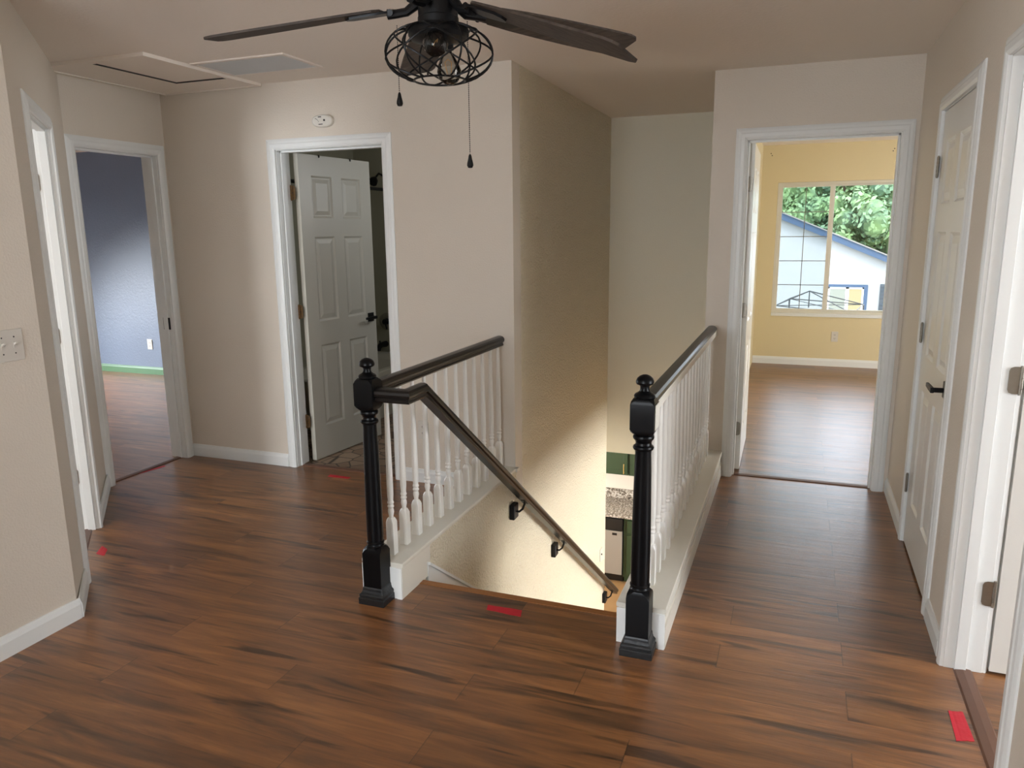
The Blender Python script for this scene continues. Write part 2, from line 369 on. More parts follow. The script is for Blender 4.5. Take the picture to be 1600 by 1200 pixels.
# blue room
bm = B(); box(bm, -8.5, -6.32, 3.10, 3.2, 0, C); box(bm, -6.32, -6.2, 3.10, 3.20, 0, C); struct('wall_blue_front', bm, M['blue'], 'front wall of the blue room', 'wall')
wall('wall_blue_left', (-8.5, 3.1), (-8.5, 6.36), (-1, 0), 0, C, M['blue'], [(.9, 2.4, .45, 1.3)], 'left wall of the blue room with its window')
wall('wall_blue_far', (-8.5, 6.34), (-4.07, 6.34), (0, 1), 0, C, M['blue'], label='blue-grey wall seen through the left doorway')
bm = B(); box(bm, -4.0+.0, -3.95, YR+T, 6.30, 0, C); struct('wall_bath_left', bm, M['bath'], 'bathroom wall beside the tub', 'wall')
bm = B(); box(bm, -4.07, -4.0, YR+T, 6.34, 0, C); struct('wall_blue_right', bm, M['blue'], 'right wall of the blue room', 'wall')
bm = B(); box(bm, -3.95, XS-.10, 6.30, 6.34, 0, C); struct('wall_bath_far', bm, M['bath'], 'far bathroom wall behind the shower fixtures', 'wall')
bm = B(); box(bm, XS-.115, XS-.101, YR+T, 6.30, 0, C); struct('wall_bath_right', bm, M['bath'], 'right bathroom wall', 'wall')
# yellow room
wall('wall_yellow_far', (-.45, YW), (3.6, YW), (0, 1), 0, C, M['yellow'], [(.45-.265, .45+1.0, .585, 2.03)], 'yellow wall with the window to the neighbouring house')
wall('wall_yellow_right', (3.6, YD+T), (3.6, YW), (1, 0), 0, C, M['yellow'], [(1.25, 3.05, .7, 2.0)], 'right wall of the yellow room')
bm = B(); box(bm, XT+.067, XT+.075, YD+T, YF, 0, C); box(bm, XT+.0, XT+.075, YF+T, YW, 0, C); box(bm, XT+.061, XT+.075, YF, YF+T, 0, C); struct('wall_yellow_left', bm, M['yellow'], 'left wall of the yellow room', 'wall')
bm = B(); box(bm, XT+.075, -.40, YD+T, YD+T+.006, 0, C); box(bm, .56, 3.6, YD+T, YD+T+.006, 0, C); box(bm, -.40, .56, YD+T, YD+T+.006, H+.07, C)
struct('wall_yellow_front', bm, M['yellow'], 'inner face of the yellow room doorway wall', 'wall')
# right room
wall('wall_right_room_far', (XH+T, 3.02), (3.6, 3.02), (0, 1), 0, C, M['wall'])
wall('wall_right_room_right', (3.6, YB), (3.6, 3.02), (1, 0), 0, C, M['wall'], [(2.65, 4.45, .65, 1.95)])
bm = B(); box(bm, XH+T, XH+T+.7, 3.14, 3.15, 0, C); box(bm, XH+T+.7, XH+T+.71, 3.14, 4.2, 0, C); box(bm, XH+T, XH+T+.7, 4.19, 4.2, 0, C)
struct('wall_closet', bm, M['wall'], 'closet walls behind the closed hall door', 'wall')

# floor with the stair hole, ceiling
SX1 = -.563
bm = B()
box(bm, -8.62, 3.72, YB-.12, 2.75, -.28, 0)
box(bm, -8.62, XS-.1201, 2.75, 6.46, -.28, 0)
box(bm, SX1, 3.72, 2.75, YF, -.28, 0)
box(bm, XT-.0, 3.72, YF, YW+.12, -.28, 0)
struct('floor', bm, M['floor'], 'dark walnut-look plank floor of the landing and rooms', 'floor')
bm = B(); box(bm, -8.62, 3.72, YB-.12, YW+.12, C, C+.1)
struct('ceiling', bm, M['ceil'], 'off-white ceiling', 'ceiling')
bm = B(); box(bm, -3.95, XS-.115, YR+T, 6.30, 0, .004); box(bm, -3.06, -2.311, YR+.05, YR+T, 0, .004)
struct('floor_bathroom', bm, M['bathfloor'], 'brown stone-pattern bathroom floor', 'floor')
# lower level
bm = B(); box(bm, -4.2, 3.2, 1.2, 9.6, ZG-.1, ZG); struct('floor_lower', bm, M['lowfloor'], 'tan floor of the storey below', 'floor')
bm = B(); box(bm, -4.2, XS-.12, 1.2, YF+T, ZLC, -.281); box(bm, -4.2, 3.2, YF+T+.001, 9.6, ZLC, -.281); box(bm, SX1+.12, 3.2, 1.2, YF+T, ZLC, -.281)
struct('ceiling_lower', bm, M['ceil'], 'ceiling of the storey below', 'ceiling')
wall('wall_lower_back', (-4.0, 9.35), (3.0, 9.35), (0, 1), ZG, ZLC, M['wall'])
wall('wall_lower_left', (-4.0, 6.4), (-4.0, 9.35), (-1, 0), ZG, ZLC, M['wall'], [(.9, 2.3, ZG+.85, ZG+2.05)])
wall('wall_lower_right', (3.0, 1.3), (3.0, 9.35), (1, 0), ZG, ZLC, M['wall'], [(2.5, 6.1, ZG+.5, ZG+2.3)])
bm = B(); box(bm, -4.0, XS-.12, 6.28, 6.4, ZG, ZLC); struct('wall_lower_mid', bm, M['wall'], 'partition wall of the storey below', 'wall')
bm = B(); box(bm, XS-.12, 3.0, 1.2, 1.3, ZG, ZLC); struct('wall_lower_front', bm, M['wall'], 'front wall of the storey below', 'wall')
bm = B(); box(bm, SX1, SX1+.12, 1.9, 4.0, ZG, -.281); box(bm, SX1-.001, SX1+.0, 2.79, YF, -.39, -.002)
struct('wall_stair_right_lower', bm, M['wall'], 'low wall under the right curb', 'wall')

# ------------------------------------------------------------------ baseboards
BP = [(0,0), (.013,0), (.013,.06), (.009,.072), (.006,.085), (0,.085)]
def baseboard(name, a, b, out, m_=None, label='white baseboard'):
    bm = B(); extrude_profile(bm, BP, (*a, 0), (*b, 0), (*out, 0), (0,0,1))
    return struct(name, bm, m_ or M['trim'], label, 'baseboard')
NI = (S2, S2)
P = Vector((XL, YP)); t45 = Vector(A45)
def p45(s): v = P + t45*s; return (v.x, v.y)
baseboard('baseboard_left', (XL, YB), (XL, YP+.005), (1,0), label='white baseboard under the light switches')
baseboard('baseboard_angled', (XL+.004, YP+.004), p45(.37-CW), NI, label='short white baseboard beside the narrow left doorway')
baseboard('baseboard_angled', p45(1.05+CW), p45(1.77), NI, label='short white baseboard between the two left doorways')
baseboard('baseboard_bathroom', (XQ, YR), (-3.0609-CW, YR), (0,-1), label='white baseboard left of the bathroom doorway')
baseboard('baseboard_bathroom', (-2.3099+CW, YR), (XS-.09, YR), (0,-1), label='white baseboard behind the left railing')
baseboard('baseboard_right', (XH, 3.9737+CW), (XH, YD), (-1,0), label='white baseboard at the far end of the right wall')
baseboard('baseboard_right', (XH, 2.8005+CW), (XH, 3.2206-CW), (-1,0), label='short white baseboard between the right doors')
baseboard('baseboard_right', (XH, YB), (XH, 2.04-CW), (-1,0), label='white baseboard nearest on the right wall')
baseboard('baseboard_yellow_room', (-.44, YW), (3.6, YW), (0,-1), label='white baseboard under the yellow room window')
baseboard('baseboard_blue_room', (-8.5, 6.34), (-4.07, 6.34), (0,-1), M['green_trim'], 'green baseboard in the blue room')
baseboard('baseboard_hall_back', (-.395, YD), (-.3219-CW, YD), (0,-1), label='sliver of white baseboard left of yellow room doorway')

# ------------------------------------------------------------------ door frames
CP = [(0,0), (0,.011), (.012,.017), (.03,.017), (.036,.014), (.048,.012), (.058,.008), (CW,.006), (CW,0)]  # (away from opening, proud)
def door_frame(name, p0, t, out, w_, depth, label, both=True, th=True, stop=.5):
    """p0 floor point at one side of opening on the hall face; t along; out = into the wall"""
    root = empty(name, (p0[0], p0[1], 0), 0, label, 'door frame', kind='structure')
    t = Vector((*t, 0)); o_ = Vector((*out, 0)); up = Vector((0,0,1)); hall = -o_
    for side, org in ((hall, Vector((0,0,0))), (o_, o_*depth)):
        if side == o_ and not both: continue
        bm = B()
        for sgn, base in ((-1, Vector((0,0,0))), (1, t*w_)):
            secs = [[org + base + t*sgn*s + side*d for s, d in CP], [org + base + t*sgn*s + side*d + up*(H + s) for s, d in CP]]
            sweep_sections(bm, secs)
        secs = [[org - t*s + side*d + up*(H+s) for s, d in CP], [org + t*(w_+s) + side*d + up*(H+s) for s, d in CP]]
        sweep_sections(bm, secs)
        obj('casing', bm, M['trim'], root)
    bm = B()
    j = .004
    tt, oo = (t.x, t.y), (o_.x, o_.y)
    obox(bm, (0,0), tt, oo, 0, j, 0, depth, 0, H); obox(bm, (0,0), tt, oo, w_-j, w_, 0, depth, 0, H); obox(bm, (0,0), tt, oo, 0, w_, 0, depth, H-j, H)
    s = depth*stop
    obox(bm, (0,0), tt, oo, j, j+.011, s-.018, s+.018, 0, H-j); obox(bm, (0,0), tt, oo, w_-j-.011, w_-j, s-.018, s+.018, 0, H-j); obox(bm, (0,0), tt, oo, j, w_-j, s-.018, s+.018, H-j-.011, H-j)
    obj('jamb', bm, M['trim'], root, bevel=.0015)
    if th:
        bm = B(); pr = [(-.0, 0), (.006, .005), (.03, .008), (.054, .005), (.06, 0)]
        secs = [[t*j + o_*(depth*.5-.03+s) + up*z for s, z in pr], [t*(w_-j) + o_*(depth*.5-.03+s) + up*z for s, z in pr]]
        sweep_sections(bm, secs); obj('threshold', bm, M['threshold'], root)
    return root
d1 = door_frame('door_1', p45(.37), A45, N45, .68, T, 'white frame of the narrow left doorway with bare hinges', stop=.27)
d2 = door_frame('door_2', (XQ, 3.32), (0,1), (-1,0), 3.9242-3.32, T, 'white frame of the doorway to the blue room', stop=.42)
d3 = door_frame('door_3', (-3.0609, YR), (1,0), (0,1), .751, T, 'bathroom doorway with white door standing open inward', stop=.42)
d4 = door_frame('door_4', (-.3219, YD), (1,0), (0,1), .8053, T, 'doorway to the yellow room with white door swung inward', stop=.42)
d5 = door_frame('door_5', (XH, 3.2206), (0,1), (1,0), .7531, T, 'closed white panel door on the right wall', th=False, stop=.55)
d6 = door_frame('door_6', (XH, 2.04), (0,1), (1,0), .7605, T, 'nearest right doorway with white door opened inward', stop=.42)

def leaf_mesh(bm, w_, h, th=.035):
    """six panel leaf: x 0..w, y 0..th, z 0..h"""
    st = .115; mu = .10; g = .009
    cols = [(st, (w_-mu)/2), ((w_+mu)/2, w_-st)]
    rows = [(.22, .78), (.94, 1.50), (1.62, h-.13)]
    box(bm, .002, w_-.002, g, th-g, .002, h-.002)
    box(bm, 0, st, 0, th, 0, h); box(bm, w_-st, w_, 0, th, 0, h); 
    for z0, z1 in rows: box(bm, (w_-mu)/2, (w_+mu)/2, 0, th, z0, z1)
    zz = [0] + [v for r_ in rows for v in r_] + [h]
    for i in range(0, len(zz), 2):
        box(bm, st, w_-st, 0, th, zz[i], zz[i+1])
    for x0, x1 in cols:
        for z0, z1 in rows:
            for y0, yb, sg in ((0, g, 1), (th, th-g, -1)):
                # bevelled moulding around and raised field
                b_ = .02; f = .045
                def ring(i, y): return [(x0+i, y, z0+i), (x1-i, y, z0+i), (x1-i, y, z1-i), (x0+i, y, z1-i)]
                rs = [[bm.verts.new(p) for p in ring(0, y0)], [bm.verts.new(p) for p in ring(b_*.6, yb-.0005*sg)], [bm.verts.new(p) for p in ring(b_, yb-.0005*sg)], [bm.verts.new(p) for p in ring(f, y0+.0025*sg)]]
                for a, c in zip(rs, rs[1:]):
                    for k in range(4): bm.faces.new((a[k], a[(k+1)%4], c[(k+1)%4], c[k]))
                bm.faces.new(rs[-1])
def add_leaf(root, org, ang, w_, m_, flip=1, zb=.012, name='door_leaf', label=None):
    """org: hinge corner on the floor in world coords; leaf runs along angle; thickness to left*flip"""
    bm = B(); leaf_mesh(bm, w_, 2.02)
    if flip < 0:
        for v in bm.verts: v.co.y = -v.co.y
    for v in bm.verts: v.co.z += zb
    o = obj(name, bm, m_, root)
    o.location = (org[0]-root.location.x, org[1]-root.location.y, 0); o.rotation_euler = (0,0,ang)
    if label: o['label'] = label
    return o
def hinge(parent, loc, t, n_, m_, leaf=.032, two=True, h=.089):
    """knuckle at loc (world rel. to parent), leaf plates along +-t, facing n"""
    bm = B(); t = Vector((*t,0)); n_ = Vector((*n_,0)); loc = Vector(loc)
    r = .0062
    for k in range(5):
        z0 = loc.z - h/2 + k*h/5; 
        pts = [Vector((loc.x, loc.y, z0+.0006)), Vector((loc.x, loc.y, z0+h/5-.0006))]
        tube(bm, pts, r, 10)
    tube(bm, [(loc.x, loc.y, loc.z+h/2), (loc.x, loc.y, loc.z+h/2+.004)], .0045, 8)
    tube(bm, [(loc.x, loc.y, loc.z-h/2-.004), (loc.x, loc.y, loc.z-h/2)], .0045, 8)
    for sg in ((1,-1) if two else (1,)):
        # plate with rounded outer corners
        c = []
        for dx, dz in ((0,-h/2),(leaf-.014,-h/2),(leaf-.004,-h/2+.004),(leaf,-h/2+.014),(leaf,h/2-.014),(leaf-.004,h/2-.004),(leaf-.014,h/2),(0,h/2)):
            c.append(loc + t*sg*dx + Vector((0,0,dz)))
        sweep_sections(bm, [[p + n_*0 for p in c], [p + n_*.0022 for p in c]])
    o = obj('hinge', bm, m_, parent, smooth=True)
    bm = B()
    for sg in ((1,-1) if two else (1,)):
        for dz in (-.03, .0, .03):
            q = loc + t*sg*(leaf*.62 if dz else leaf*.4) + Vector((0,0,dz))
            tube(bm, [q + n_*.002, q + n_*.0032], .0036, 8)
    s = obj('screw', bm, M['slot'] if m_ is not M['nickel'] else M['nickel'], o)
    s['kind'] = 'stuff'
    return o
def rel(root, x, y, z): return (x-root.location.x, y-root.location.y, z)

# door_1: no leaf seen, hinge plates on the far jamb
q = P + t45*(.37+.68-.004)
for z in (1.788, 1.04, .298):
    h_ = Vector((q.x, q.y)) + Vector(N45)*.094
    hinge(d1, rel(d1, h_.x, h_.y, z), (-N45[0], -N45[1]), (-A45[0], -A45[1]), M['nickel'], two=False)
# door_2: strike plate on the far jamb
bm = B(); obox(bm, (0, 3.9242-.004-3.32), (-1,0), (0,-1), .020, .075, -.0005, .006, .905, .985)
obj('strike_plate', bm, M['blackmetal'], d2)
# door_3: bathroom leaf
A3 = math.radians(84)
lf = add_leaf(d3, (-3.004, YR+T+.018), A3, .735, M['bathdoor_shaded'], 1)
for z in (1.788, 1.03, .288):
    hinge(d3, rel(d3, -3.053, YR+T-.002, z), (1,0), (0,-1), M['brass'], leaf=.03)
def lever(parent, loc, nrm, along, m_=None, square=True):
    """loc on leaf face in parent space; nrm outwards; along lever direction"""
    n_ = Vector((*nrm,0)); a = Vector((*along,0)); loc = Vector(loc); m_ = m_ or M['blackmetal']
    bm = B(); 
    hh = .032
    c = [loc + a*u + Vector((0,0,v)) for u, v in ((-hh,-hh),(hh,-hh),(hh,hh),(-hh,hh))]
    sweep_sections(bm, [[p for p in c], [p + n_*.008 for p in c]])
    o = obj('rosette', bm, m_, parent, bevel=.002)
    bm = B()
    tube(bm, [loc + n_*.008, loc + n_*.045], .010, 12)
    c0 = loc + n_*.05
    sec = lambda s, k: [c0 + a*s + n_*u*k + Vector((0,0,v*k)) for u, v in ((-.007,-.011),(.007,-.011),(.007,.011),(-.007,.011))]
    sweep_sections(bm, [sec(-.012, 1), sec(.05, .95), sec(.115, .8)])
    obj('lever', bm, m_, o, bevel=.003)
    return o
dv = (math.cos(A3), math.sin(A3)); nv = (math.sin(A3), -math.cos(A3))
hp = (-3.004 + dv[0]*.67, YR+T+.018 + dv[1]*.67)
lever(d3, rel(d3, hp[0], hp[1], .925), nv, (-dv[0], -dv[1]))
bm = B()
for u in (.2, .52):
    c = Vector((-3.004 + dv[0]*u - d3.location.x, YR+T+.018 + dv[1]*u - d3.location.y, 2.034)); 
    tube(bm, [c + Vector((*nv,0))*-.036, c + Vector((*nv,0))*.004], .0016, 6); tube(bm, [c + Vector((*nv,0))*.004, c + Vector((*nv,0))*.004 + Vector((0,0,-.016))], .004, 6)
obj('over_door_hook', bm, M['blackmetal'], d3)
# door_4: yellow room leaf nearly edge-on
A4 = math.radians(90.6)
add_leaf(d4, (-.281, YD+T+.012), A4, .78, M['door'], 1)
for z in (1.796, 1.039, .284):
    hinge(d4, rel(d4, -.3145, YD+T+.000, z), (1,0), (0,-1), M['nickel'], leaf=.028)
# door_5: closed leaf flush with the hall face
add_leaf(d5, (XH+.003, 3.9737-.007), -PI/2, .7531-.014, M['door'], 1)
for z in (1.798, 1.046, .305):
    hinge(d5, rel(d5, XH-.006, 3.9737-.004, z), (0,1), (-1,0), M['nickel'], leaf=.018)
lever(d5, rel(d5, XH+.003, 3.285, .905), (-1,0), (0,1))
# door_6: leaf opened into the right room
add_leaf(d6, (XH+T+.020, 2.8005-.002), math.radians(-2), .74, M['door'], 1)
for z in (1.79, 1.045, .30):
    hinge(d6, rel(d6, XH+T+.006, 2.8005-.006, z), (-1,0), (0,-1), M['nickel'], leaf=.036, two=False)

# ------------------------------------------------------------------ staircase
st = empty('staircase', (-1.03, 2.75, 0), 0, 'wooden staircase going down from the landing edge', 'staircase'); st['kind'] = 'structure'
RISE, RUN = .19, .264
bm = B(); sweep_sections(bm, [[(x, y, z) for y, z in ((-.0,-.035),(.036,-.035),(.045,-.025),(.045,-.008),(.036,.0025),(0,.0025),)] for x in (XS+1.03+.004, SX1+1.03-.003)])
tag(obj('nosing', bm, M['nosing'], st), 'lighter brown nosing strip')
for k in range(1, 15):
    y0 = RUN*(k-1)+.005; z = -RISE*k
    bm = B(); box(bm, XS+1.03+.003, SX1+1.03-.003, y0, y0+RUN+.025, z-.03, z); obj('tread', bm, M['carpetstep'], st)
    bm = B(); box(bm, XS+1.03+.003, SX1+1.03-.003, y0, y0+.015, z, z+RISE-.036); obj('riser', bm, M['curb'], st)
# skirt board against the left wall
bm = B()
y0 = 2.83; y1 = 6.20; zf = lambda y: .062 - .7197*(y-y0)
pts = [(y0, zf(y0)), (y1, zf(y1)), (y1, zf(y1)-.33), (y0, -.30)]
sweep_sections(bm, [[(x, y, z) for y, z in pts] for x in (XS+.0005, XS+.012)])
pts = [(y0, zf(y0)+.008), (y1, zf(y1)+.008), (y1, zf(y1)-.006), (y0, zf(y0)-.006)]
sweep_sections(bm, [[(x, y, z) for y, z in pts] for x in (XS+.0005, XS+.024)])
tag(struct('trim_1', bm, M['trim']), 'white skirt board sloping down the left stair wall', 'trim')

# curbs
def curb(name, x0, x1, y0, y1, face, label):
    bm = B(); zt = .160
    # body with a moulding on the outer (hall) side
    box(bm, x0+.006, x1-(.012 if face < 0 else .006), y0+.001, y1, 0, zt-.018)
    if face < 0: box(bm, x1-.012, x1-.002, y0+.001, y0+.26, 0, zt-.018)
    sec = lambda y: [(x0, y, zt-.018), (x1, y, zt-.018), (x1+.002, y, zt-.012), (x1+.002, y, zt-.003), (x1-.001, y, zt), (x0+.001, y, zt), (x0-.002, y, zt-.003), (x0-.002, y, zt-.012)]
    sweep_sections(bm, [sec(y0), sec(y1)])
    box(bm, x1-.0065, x1, y0, y1, .0, .085) if face > 0 else box(bm, x0, x0+.0065, y0, y1, 0, .085)
    # small beads under the cap
    for xx in ((x0+.0045,) if face < 0 else (x1-.0045,)):
        tube(bm, [(xx, y0+.002, zt-.026), (xx, y1-.002, zt-.026)], .005, 8)
    return struct(name, bm, M['curb'], label, 'curb')
curb('trim_2', XS-.185, XS+.010, 2.600, YR+.0, -1, 'white painted curb under the left railing')
bm = B(); box(bm, XS-.02, XS+.006, 2.86, YR-.001, -.004, .1405)
struct('wall_stair_left_upper', bm, M['stairwall'], 'strip of textured wall just under the left curb cap', 'wall')
curb('trim_3', SX1-.002, -.381, 2.580, YD, 1, 'white painted curb under the right railing')
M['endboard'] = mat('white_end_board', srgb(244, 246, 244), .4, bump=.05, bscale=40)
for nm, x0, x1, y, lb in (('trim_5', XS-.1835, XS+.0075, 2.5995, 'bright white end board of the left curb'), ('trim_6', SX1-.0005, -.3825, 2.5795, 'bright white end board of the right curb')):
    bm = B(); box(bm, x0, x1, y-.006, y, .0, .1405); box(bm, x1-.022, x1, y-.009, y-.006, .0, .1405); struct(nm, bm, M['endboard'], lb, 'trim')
# white corner of curb return at the far end of left curb
bm = B(); box(bm, XS+.001, XS+.022, YR-.03, YR+.012, .140, .160); struct('trim_4', bm, M['curb'], 'small return of the curb cap on the stair wall', 'trim')

# ------------------------------------------------------------------ railings
def newel(parent, x, y):
    px, py = x-parent.location.x, y-parent.location.y
    nw = None
    h = .0425
    def sq(z, a, c=0):
        # square section with chamfered corners
        c = max(c, .0015)
        return [(px+sx, py+sy, z) for sx, sy in ((a-c,-a),(a,-a+c),(a,a-c),(a-c,a),(-a+c,a),(-a,a-c),(-a,-a+c),(-a+c,-a))]
    bm = B()
    sweep_sections(bm, [sq(.07, h), sq(.222, h), sq(.236, h*.97, .010), sq(.248, h*.86, .022)])
    sweep_sections(bm, [sq(.836, h*.84, .016), sq(.846, h*.96, .008), sq(.856, h), sq(.944, h), sq(.954, h*.96, .008), sq(.963, h*.84, .016)])
    prof = [(.036,.246),(.037,.252),(.034,.256),(.033,.259),(.037,.263),(.037,.268),(.0335,.272),(.0345,.30),(.0345,.42),(.033,.55),(.030,.70),(.028,.765),(.029,.775),(.035,.779),(.037,.785),(.035,.791),(.029,.795),(.0275,.803),(.031,.812),(.036,.817),(.0375,.823),(.036,.829),(.030,.834),(.030,.838)]
    lathe(bm, prof, 28, px, py)
    nw = obj('newel_post', bm, M['black'], parent, smooth=True)
    bm = B()
    lathe(bm, [(.030,.962),(.036,.966),(.037,.972),(.033,.978),(.024,.983),(.018,.988),(.0155,.996),(.0165,1.005),(.022,1.009),(.029,1.012),(.0315,1.018),(.031,1.024),(.027,1.033),(.019,1.040),(.009,1.0445),(.001,1.0455)], 24, px, py)
    obj('finial', bm, M['black'], nw, smooth=True)
    bm = B()
    sweep_sections(bm, [sq(0, .0600), sq(.027, .0605), sq(.030, .0555), sq(.034, .0575), sq(.042, .0575), sq(.046, .054), sq(.050, .0495), sq(.060, .0465), sq(.068, .0455), sq(.074, .0430)])
    tag(obj('plinth', bm, M['worn'], nw, bevel=.002), 'scuffed black plinth')
    return nw
RP = [(-.022,0),(.022,0),(.024,.006),(.020,.012),(.021,.018),(.028,.024),(.0305,.034),(.028,.044),(.020,.052),(.008,.056),(-.008,.056),(-.020,.052),(-.028,.044),(-.0305,.034),(-.028,.024),(-.021,.018),(-.020,.012),(-.024,.006)]
def baluster(parent, x, y, ztop, src=[None]):
    if src[0] is None:
        bm = B(); z0 = .16; a = .0180
        def sq(z, a, c=.001): return [(sx, sy, z) for sx, sy in ((a-c,-a),(a,-a+c),(a,a-c),(a-c,a),(-a+c,a),(-a,a-c),(-a,-a+c),(-a+c,-a))]
        sweep_sections(bm, [sq(z0, a), sq(z0+.145, a), sq(z0+.156, a*.93, .005), sq(z0+.166, a*.72, .006)])
        a_ = 0
        lathe(bm, [(.011,z0+.164),(.0095,z0+.172),(.0115,z0+.182),(.0135,z0+.192),(.0125,z0+.203),(.010,z0+.209),(.0135,z0+.213),(.0145,z0+.217),(.0135,z0+.221),(.0105,z0+.226),(.0135,z0+.230),(.0145,z0+.234),(.0135,z0+.238),(.0115,z0+.243),(.0135,z0+.27),(.0140,z0+.32),(.0130,z0+.42),(.0108,z0+.58),(.0090,z0+.70),(.0085,z0+.738)], 14)
        o = obj('baluster', bm, M['baluster'], parent, smooth=True); src[0] = o
    else:
        o = src[0].copy(); COL.objects.link(o); o.parent = parent
    o.location = (x-parent.location.x, y-parent.location.y, 0); o.scale = (1,1,1)
    return o
XA, YA = -1.591, 2.560
LR = empty('stair_railing', (XA, YA, 0), 0, 'left railing: black post, black top rail, white balusters and a rail sloping down the stairs', 'railing')
newel(LR, XA, YA)
bm = B(); extrude_profile(bm, RP, (0, .04, .888), (0, YR-YA-.001, .888), (1,0,0), (0,0,1)); hr = obj('handrail', bm, M['blackwood'], LR, smooth=True)
for i in range(12):
    baluster(LR, XA+.007, 2.685 + i*.1152, .888)
# elbow and sloping rail
xr = -1.418 - XA; zb = .872; sl = .7197
bm = B()
ang = math.atan(sl)
def sec_x(x, dy=0): return [(x + s*0, dy + s, zb + u) for s, u in RP]
# leg 1 along +x at y=0 , mitred at 45deg into +y
def leg1(x, mit): return [(x + (s*mit), -s if False else s, zb+u) for s, u in RP]
# section ordering kept: s>0 is the outer side of the turn
A = [Vector((.04, -s, zb+u)) for s, u in RP]
Bm = [Vector((xr + s, -s, zb+u)) for s, u in RP]
yk = .135
half = math.tan(ang/2)
Cm = [Vector((xr + s, yk - (u-.03)*-half*1.0, zb+u)) for s, u in RP]
def low(y): 
    return [Vector((xr + s, y + (u-.03)*math.sin(ang), zb + .03 - sl*(y-yk) + (u-.03)*math.cos(ang))) for s, u in RP]
sweep_sections(bm, [A, Bm, Cm, low(yk + (6.40-2.56-yk))])
tag(obj('sloping_handrail', bm, M['blackwood'], LR, smooth=True), 'black rail sloping down along the wall')
for yb_, zz in ((3.925, -.085), (4.728, -.665), (6.262, -1.775)):
    bm = B(); c = Vector((XS-XA, yb_-YA, zz)); h = .045
    # rosette block on the wall
    vs = [(c.x+.001, c.y-.036, c.z-h), (c.x+.001, c.y+.036, c.z-h), (c.x+.001, c.y+.036, c.z+h), (c.x+.001, c.y-.036, c.z+h)]
    sweep_sections(bm, [vs, [(x+.028, y, z) for x, y, z in vs], [(x+.032, c.y+(y-c.y)*.9, c.z+(z-c.z)*.92) for x, y, z in vs]])
    bk = obj('rail_bracket', bm, M['blackmetal'], LR, bevel=.003)
    bm = B(); zr = zb + .03 - sl*(yb_-YA-yk) - .030/math.cos(ang)
    tube(bm, [(c.x+.02, c.y, c.z), (c.x+.05, c.y, c.z+.0), (xr-.012, c.y, c.z+.02), (xr, c.y, zr-.012), (xr, c.y, zr+.006)], [.0065,.0065,.0065,.007,.009], 10)
    sweep_sections(bm, [[(xr+sx, c.y+sy, zr - sl*sy + dz) for sx, sy in ((-.012,-.03),(.012,-.03),(.012,.03),(-.012,.03))] for dz in (-.004, .001)])
    obj('bracket_arm', bm, M['blackmetal'], bk, smooth=True)

XR_, YR_ = -.472, 2.541
RR = empty('stair_railing', (XR_, YR_, 0), 0, 'right railing: black post, dark top rail and white balusters along the hall', 'railing')
newel(RR, XR_, YR_)
bm = B(); extrude_profile(bm, RP, (-.003, .04, .898), (-.003, YD-YR_-.001, .898), (1,0,0), (0,0,1)); obj('handrail', bm, M['blackwood'], RR, smooth=True)
bm = B(); extrude_profile(bm, [(.0235,-.004),(.030,-.004),(.032,.024),(.030,.030),(.026,.022)], (-.003, .043, .898), (-.003, YD-YR_-.001, .898), (1,0,0), (0,0,1)); tag(obj('rail_moulding', bm, M['curb'], RR), 'white painted underside strip of the rail')
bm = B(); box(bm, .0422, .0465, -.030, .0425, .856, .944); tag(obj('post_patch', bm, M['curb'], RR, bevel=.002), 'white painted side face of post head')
for i in range(17):
    baluster(RR, XR_-.002, 2.655 + i*.1215, .898)
bm = B(); extrude_profile(bm, [(-.02,-.012),(.02,-.012),(.02,0.002),(-.02,.002)], (-.002,.043,.898-.0), (-.002,YD-YR_-.001,.898), (1,0,0), (0,0,1)); obj('fillet', bm, M['curb'], RR)

# ------------------------------------------------------------------ ceiling hatch and vent, alarm
ht = empty('attic_hatch', (-3.5, 3.55, C), 0, 'white framed attic hatch in the ceiling above the left hall', 'hatch')
bm = B()
x0, x1, y0, y1 = -3.87+3.5, -3.12+3.5, 3.09-3.55, 3.985-3.55; a0, a1, b0, b1 = -3.53+3.5, -3.165+3.5, 3.155-3.55, 3.73-3.55
for q_ in ((x0, a0, y0, y1), (a1, x1, y0, y1), (a0, a1, y0, b0), (a0, a1, b1, y1)): box(bm, q_[0], q_[1], q_[2], q_[3], -.014, -.0005)
for q_ in ((x0, x0+.015, y0, y1), (x1-.015, x1, y0, y1), (x0+.015, x1-.015, y0, y0+.015), (x0+.015, x1-.015, y1-.015, y1)): box(bm, *q_, -.019, -.0141)
obj('hatch_frame', bm, M['ceil'], ht)
bm = B(); box(bm, a0+.004, a1, b0, b1-.004, -.008, -.0005); obj('hatch_panel', bm, M['ceil'], ht)
bm = B(); box(bm, a0-.003, a0+.0045, b0, b1+.003, -.0146, -.008); box(bm, a0-.003, a1, b1-.0045, b1+.003, -.0146, -.008); tag(obj('hatch_gap', bm, M['slot'], ht), 'dark gap along two edges')
vt = empty('ceiling_vent', (-2.80, 3.56, C), 0, 'flat louvred return air grille in the ceiling beside the hatch', 'vent')
bm = B(); x0, x1, y0, y1 = -.30, .30, -.18, .17
for q_ in ((x0, x0+.022, y0, y1), (x1-.022, x1, y0, y1), (x0+.022, x1-.022, y0, y0+.022), (x0+.022, x1-.022, y1-.022, y1)): box(bm, *q_, -.008, -.0005)
obj('grille_frame', bm, M['ceil'], vt)
bm = B()
for i in range(30):
    y = y0+.026+i*(y1-y0-.052)/29
    sweep_sections(bm, [[(x, y-.004, -.0065), (x, y-.003, -.0075), (x, y+.004, -.002), (x, y+.003, -.001)] for x in (x0+.02, x1-.02)])
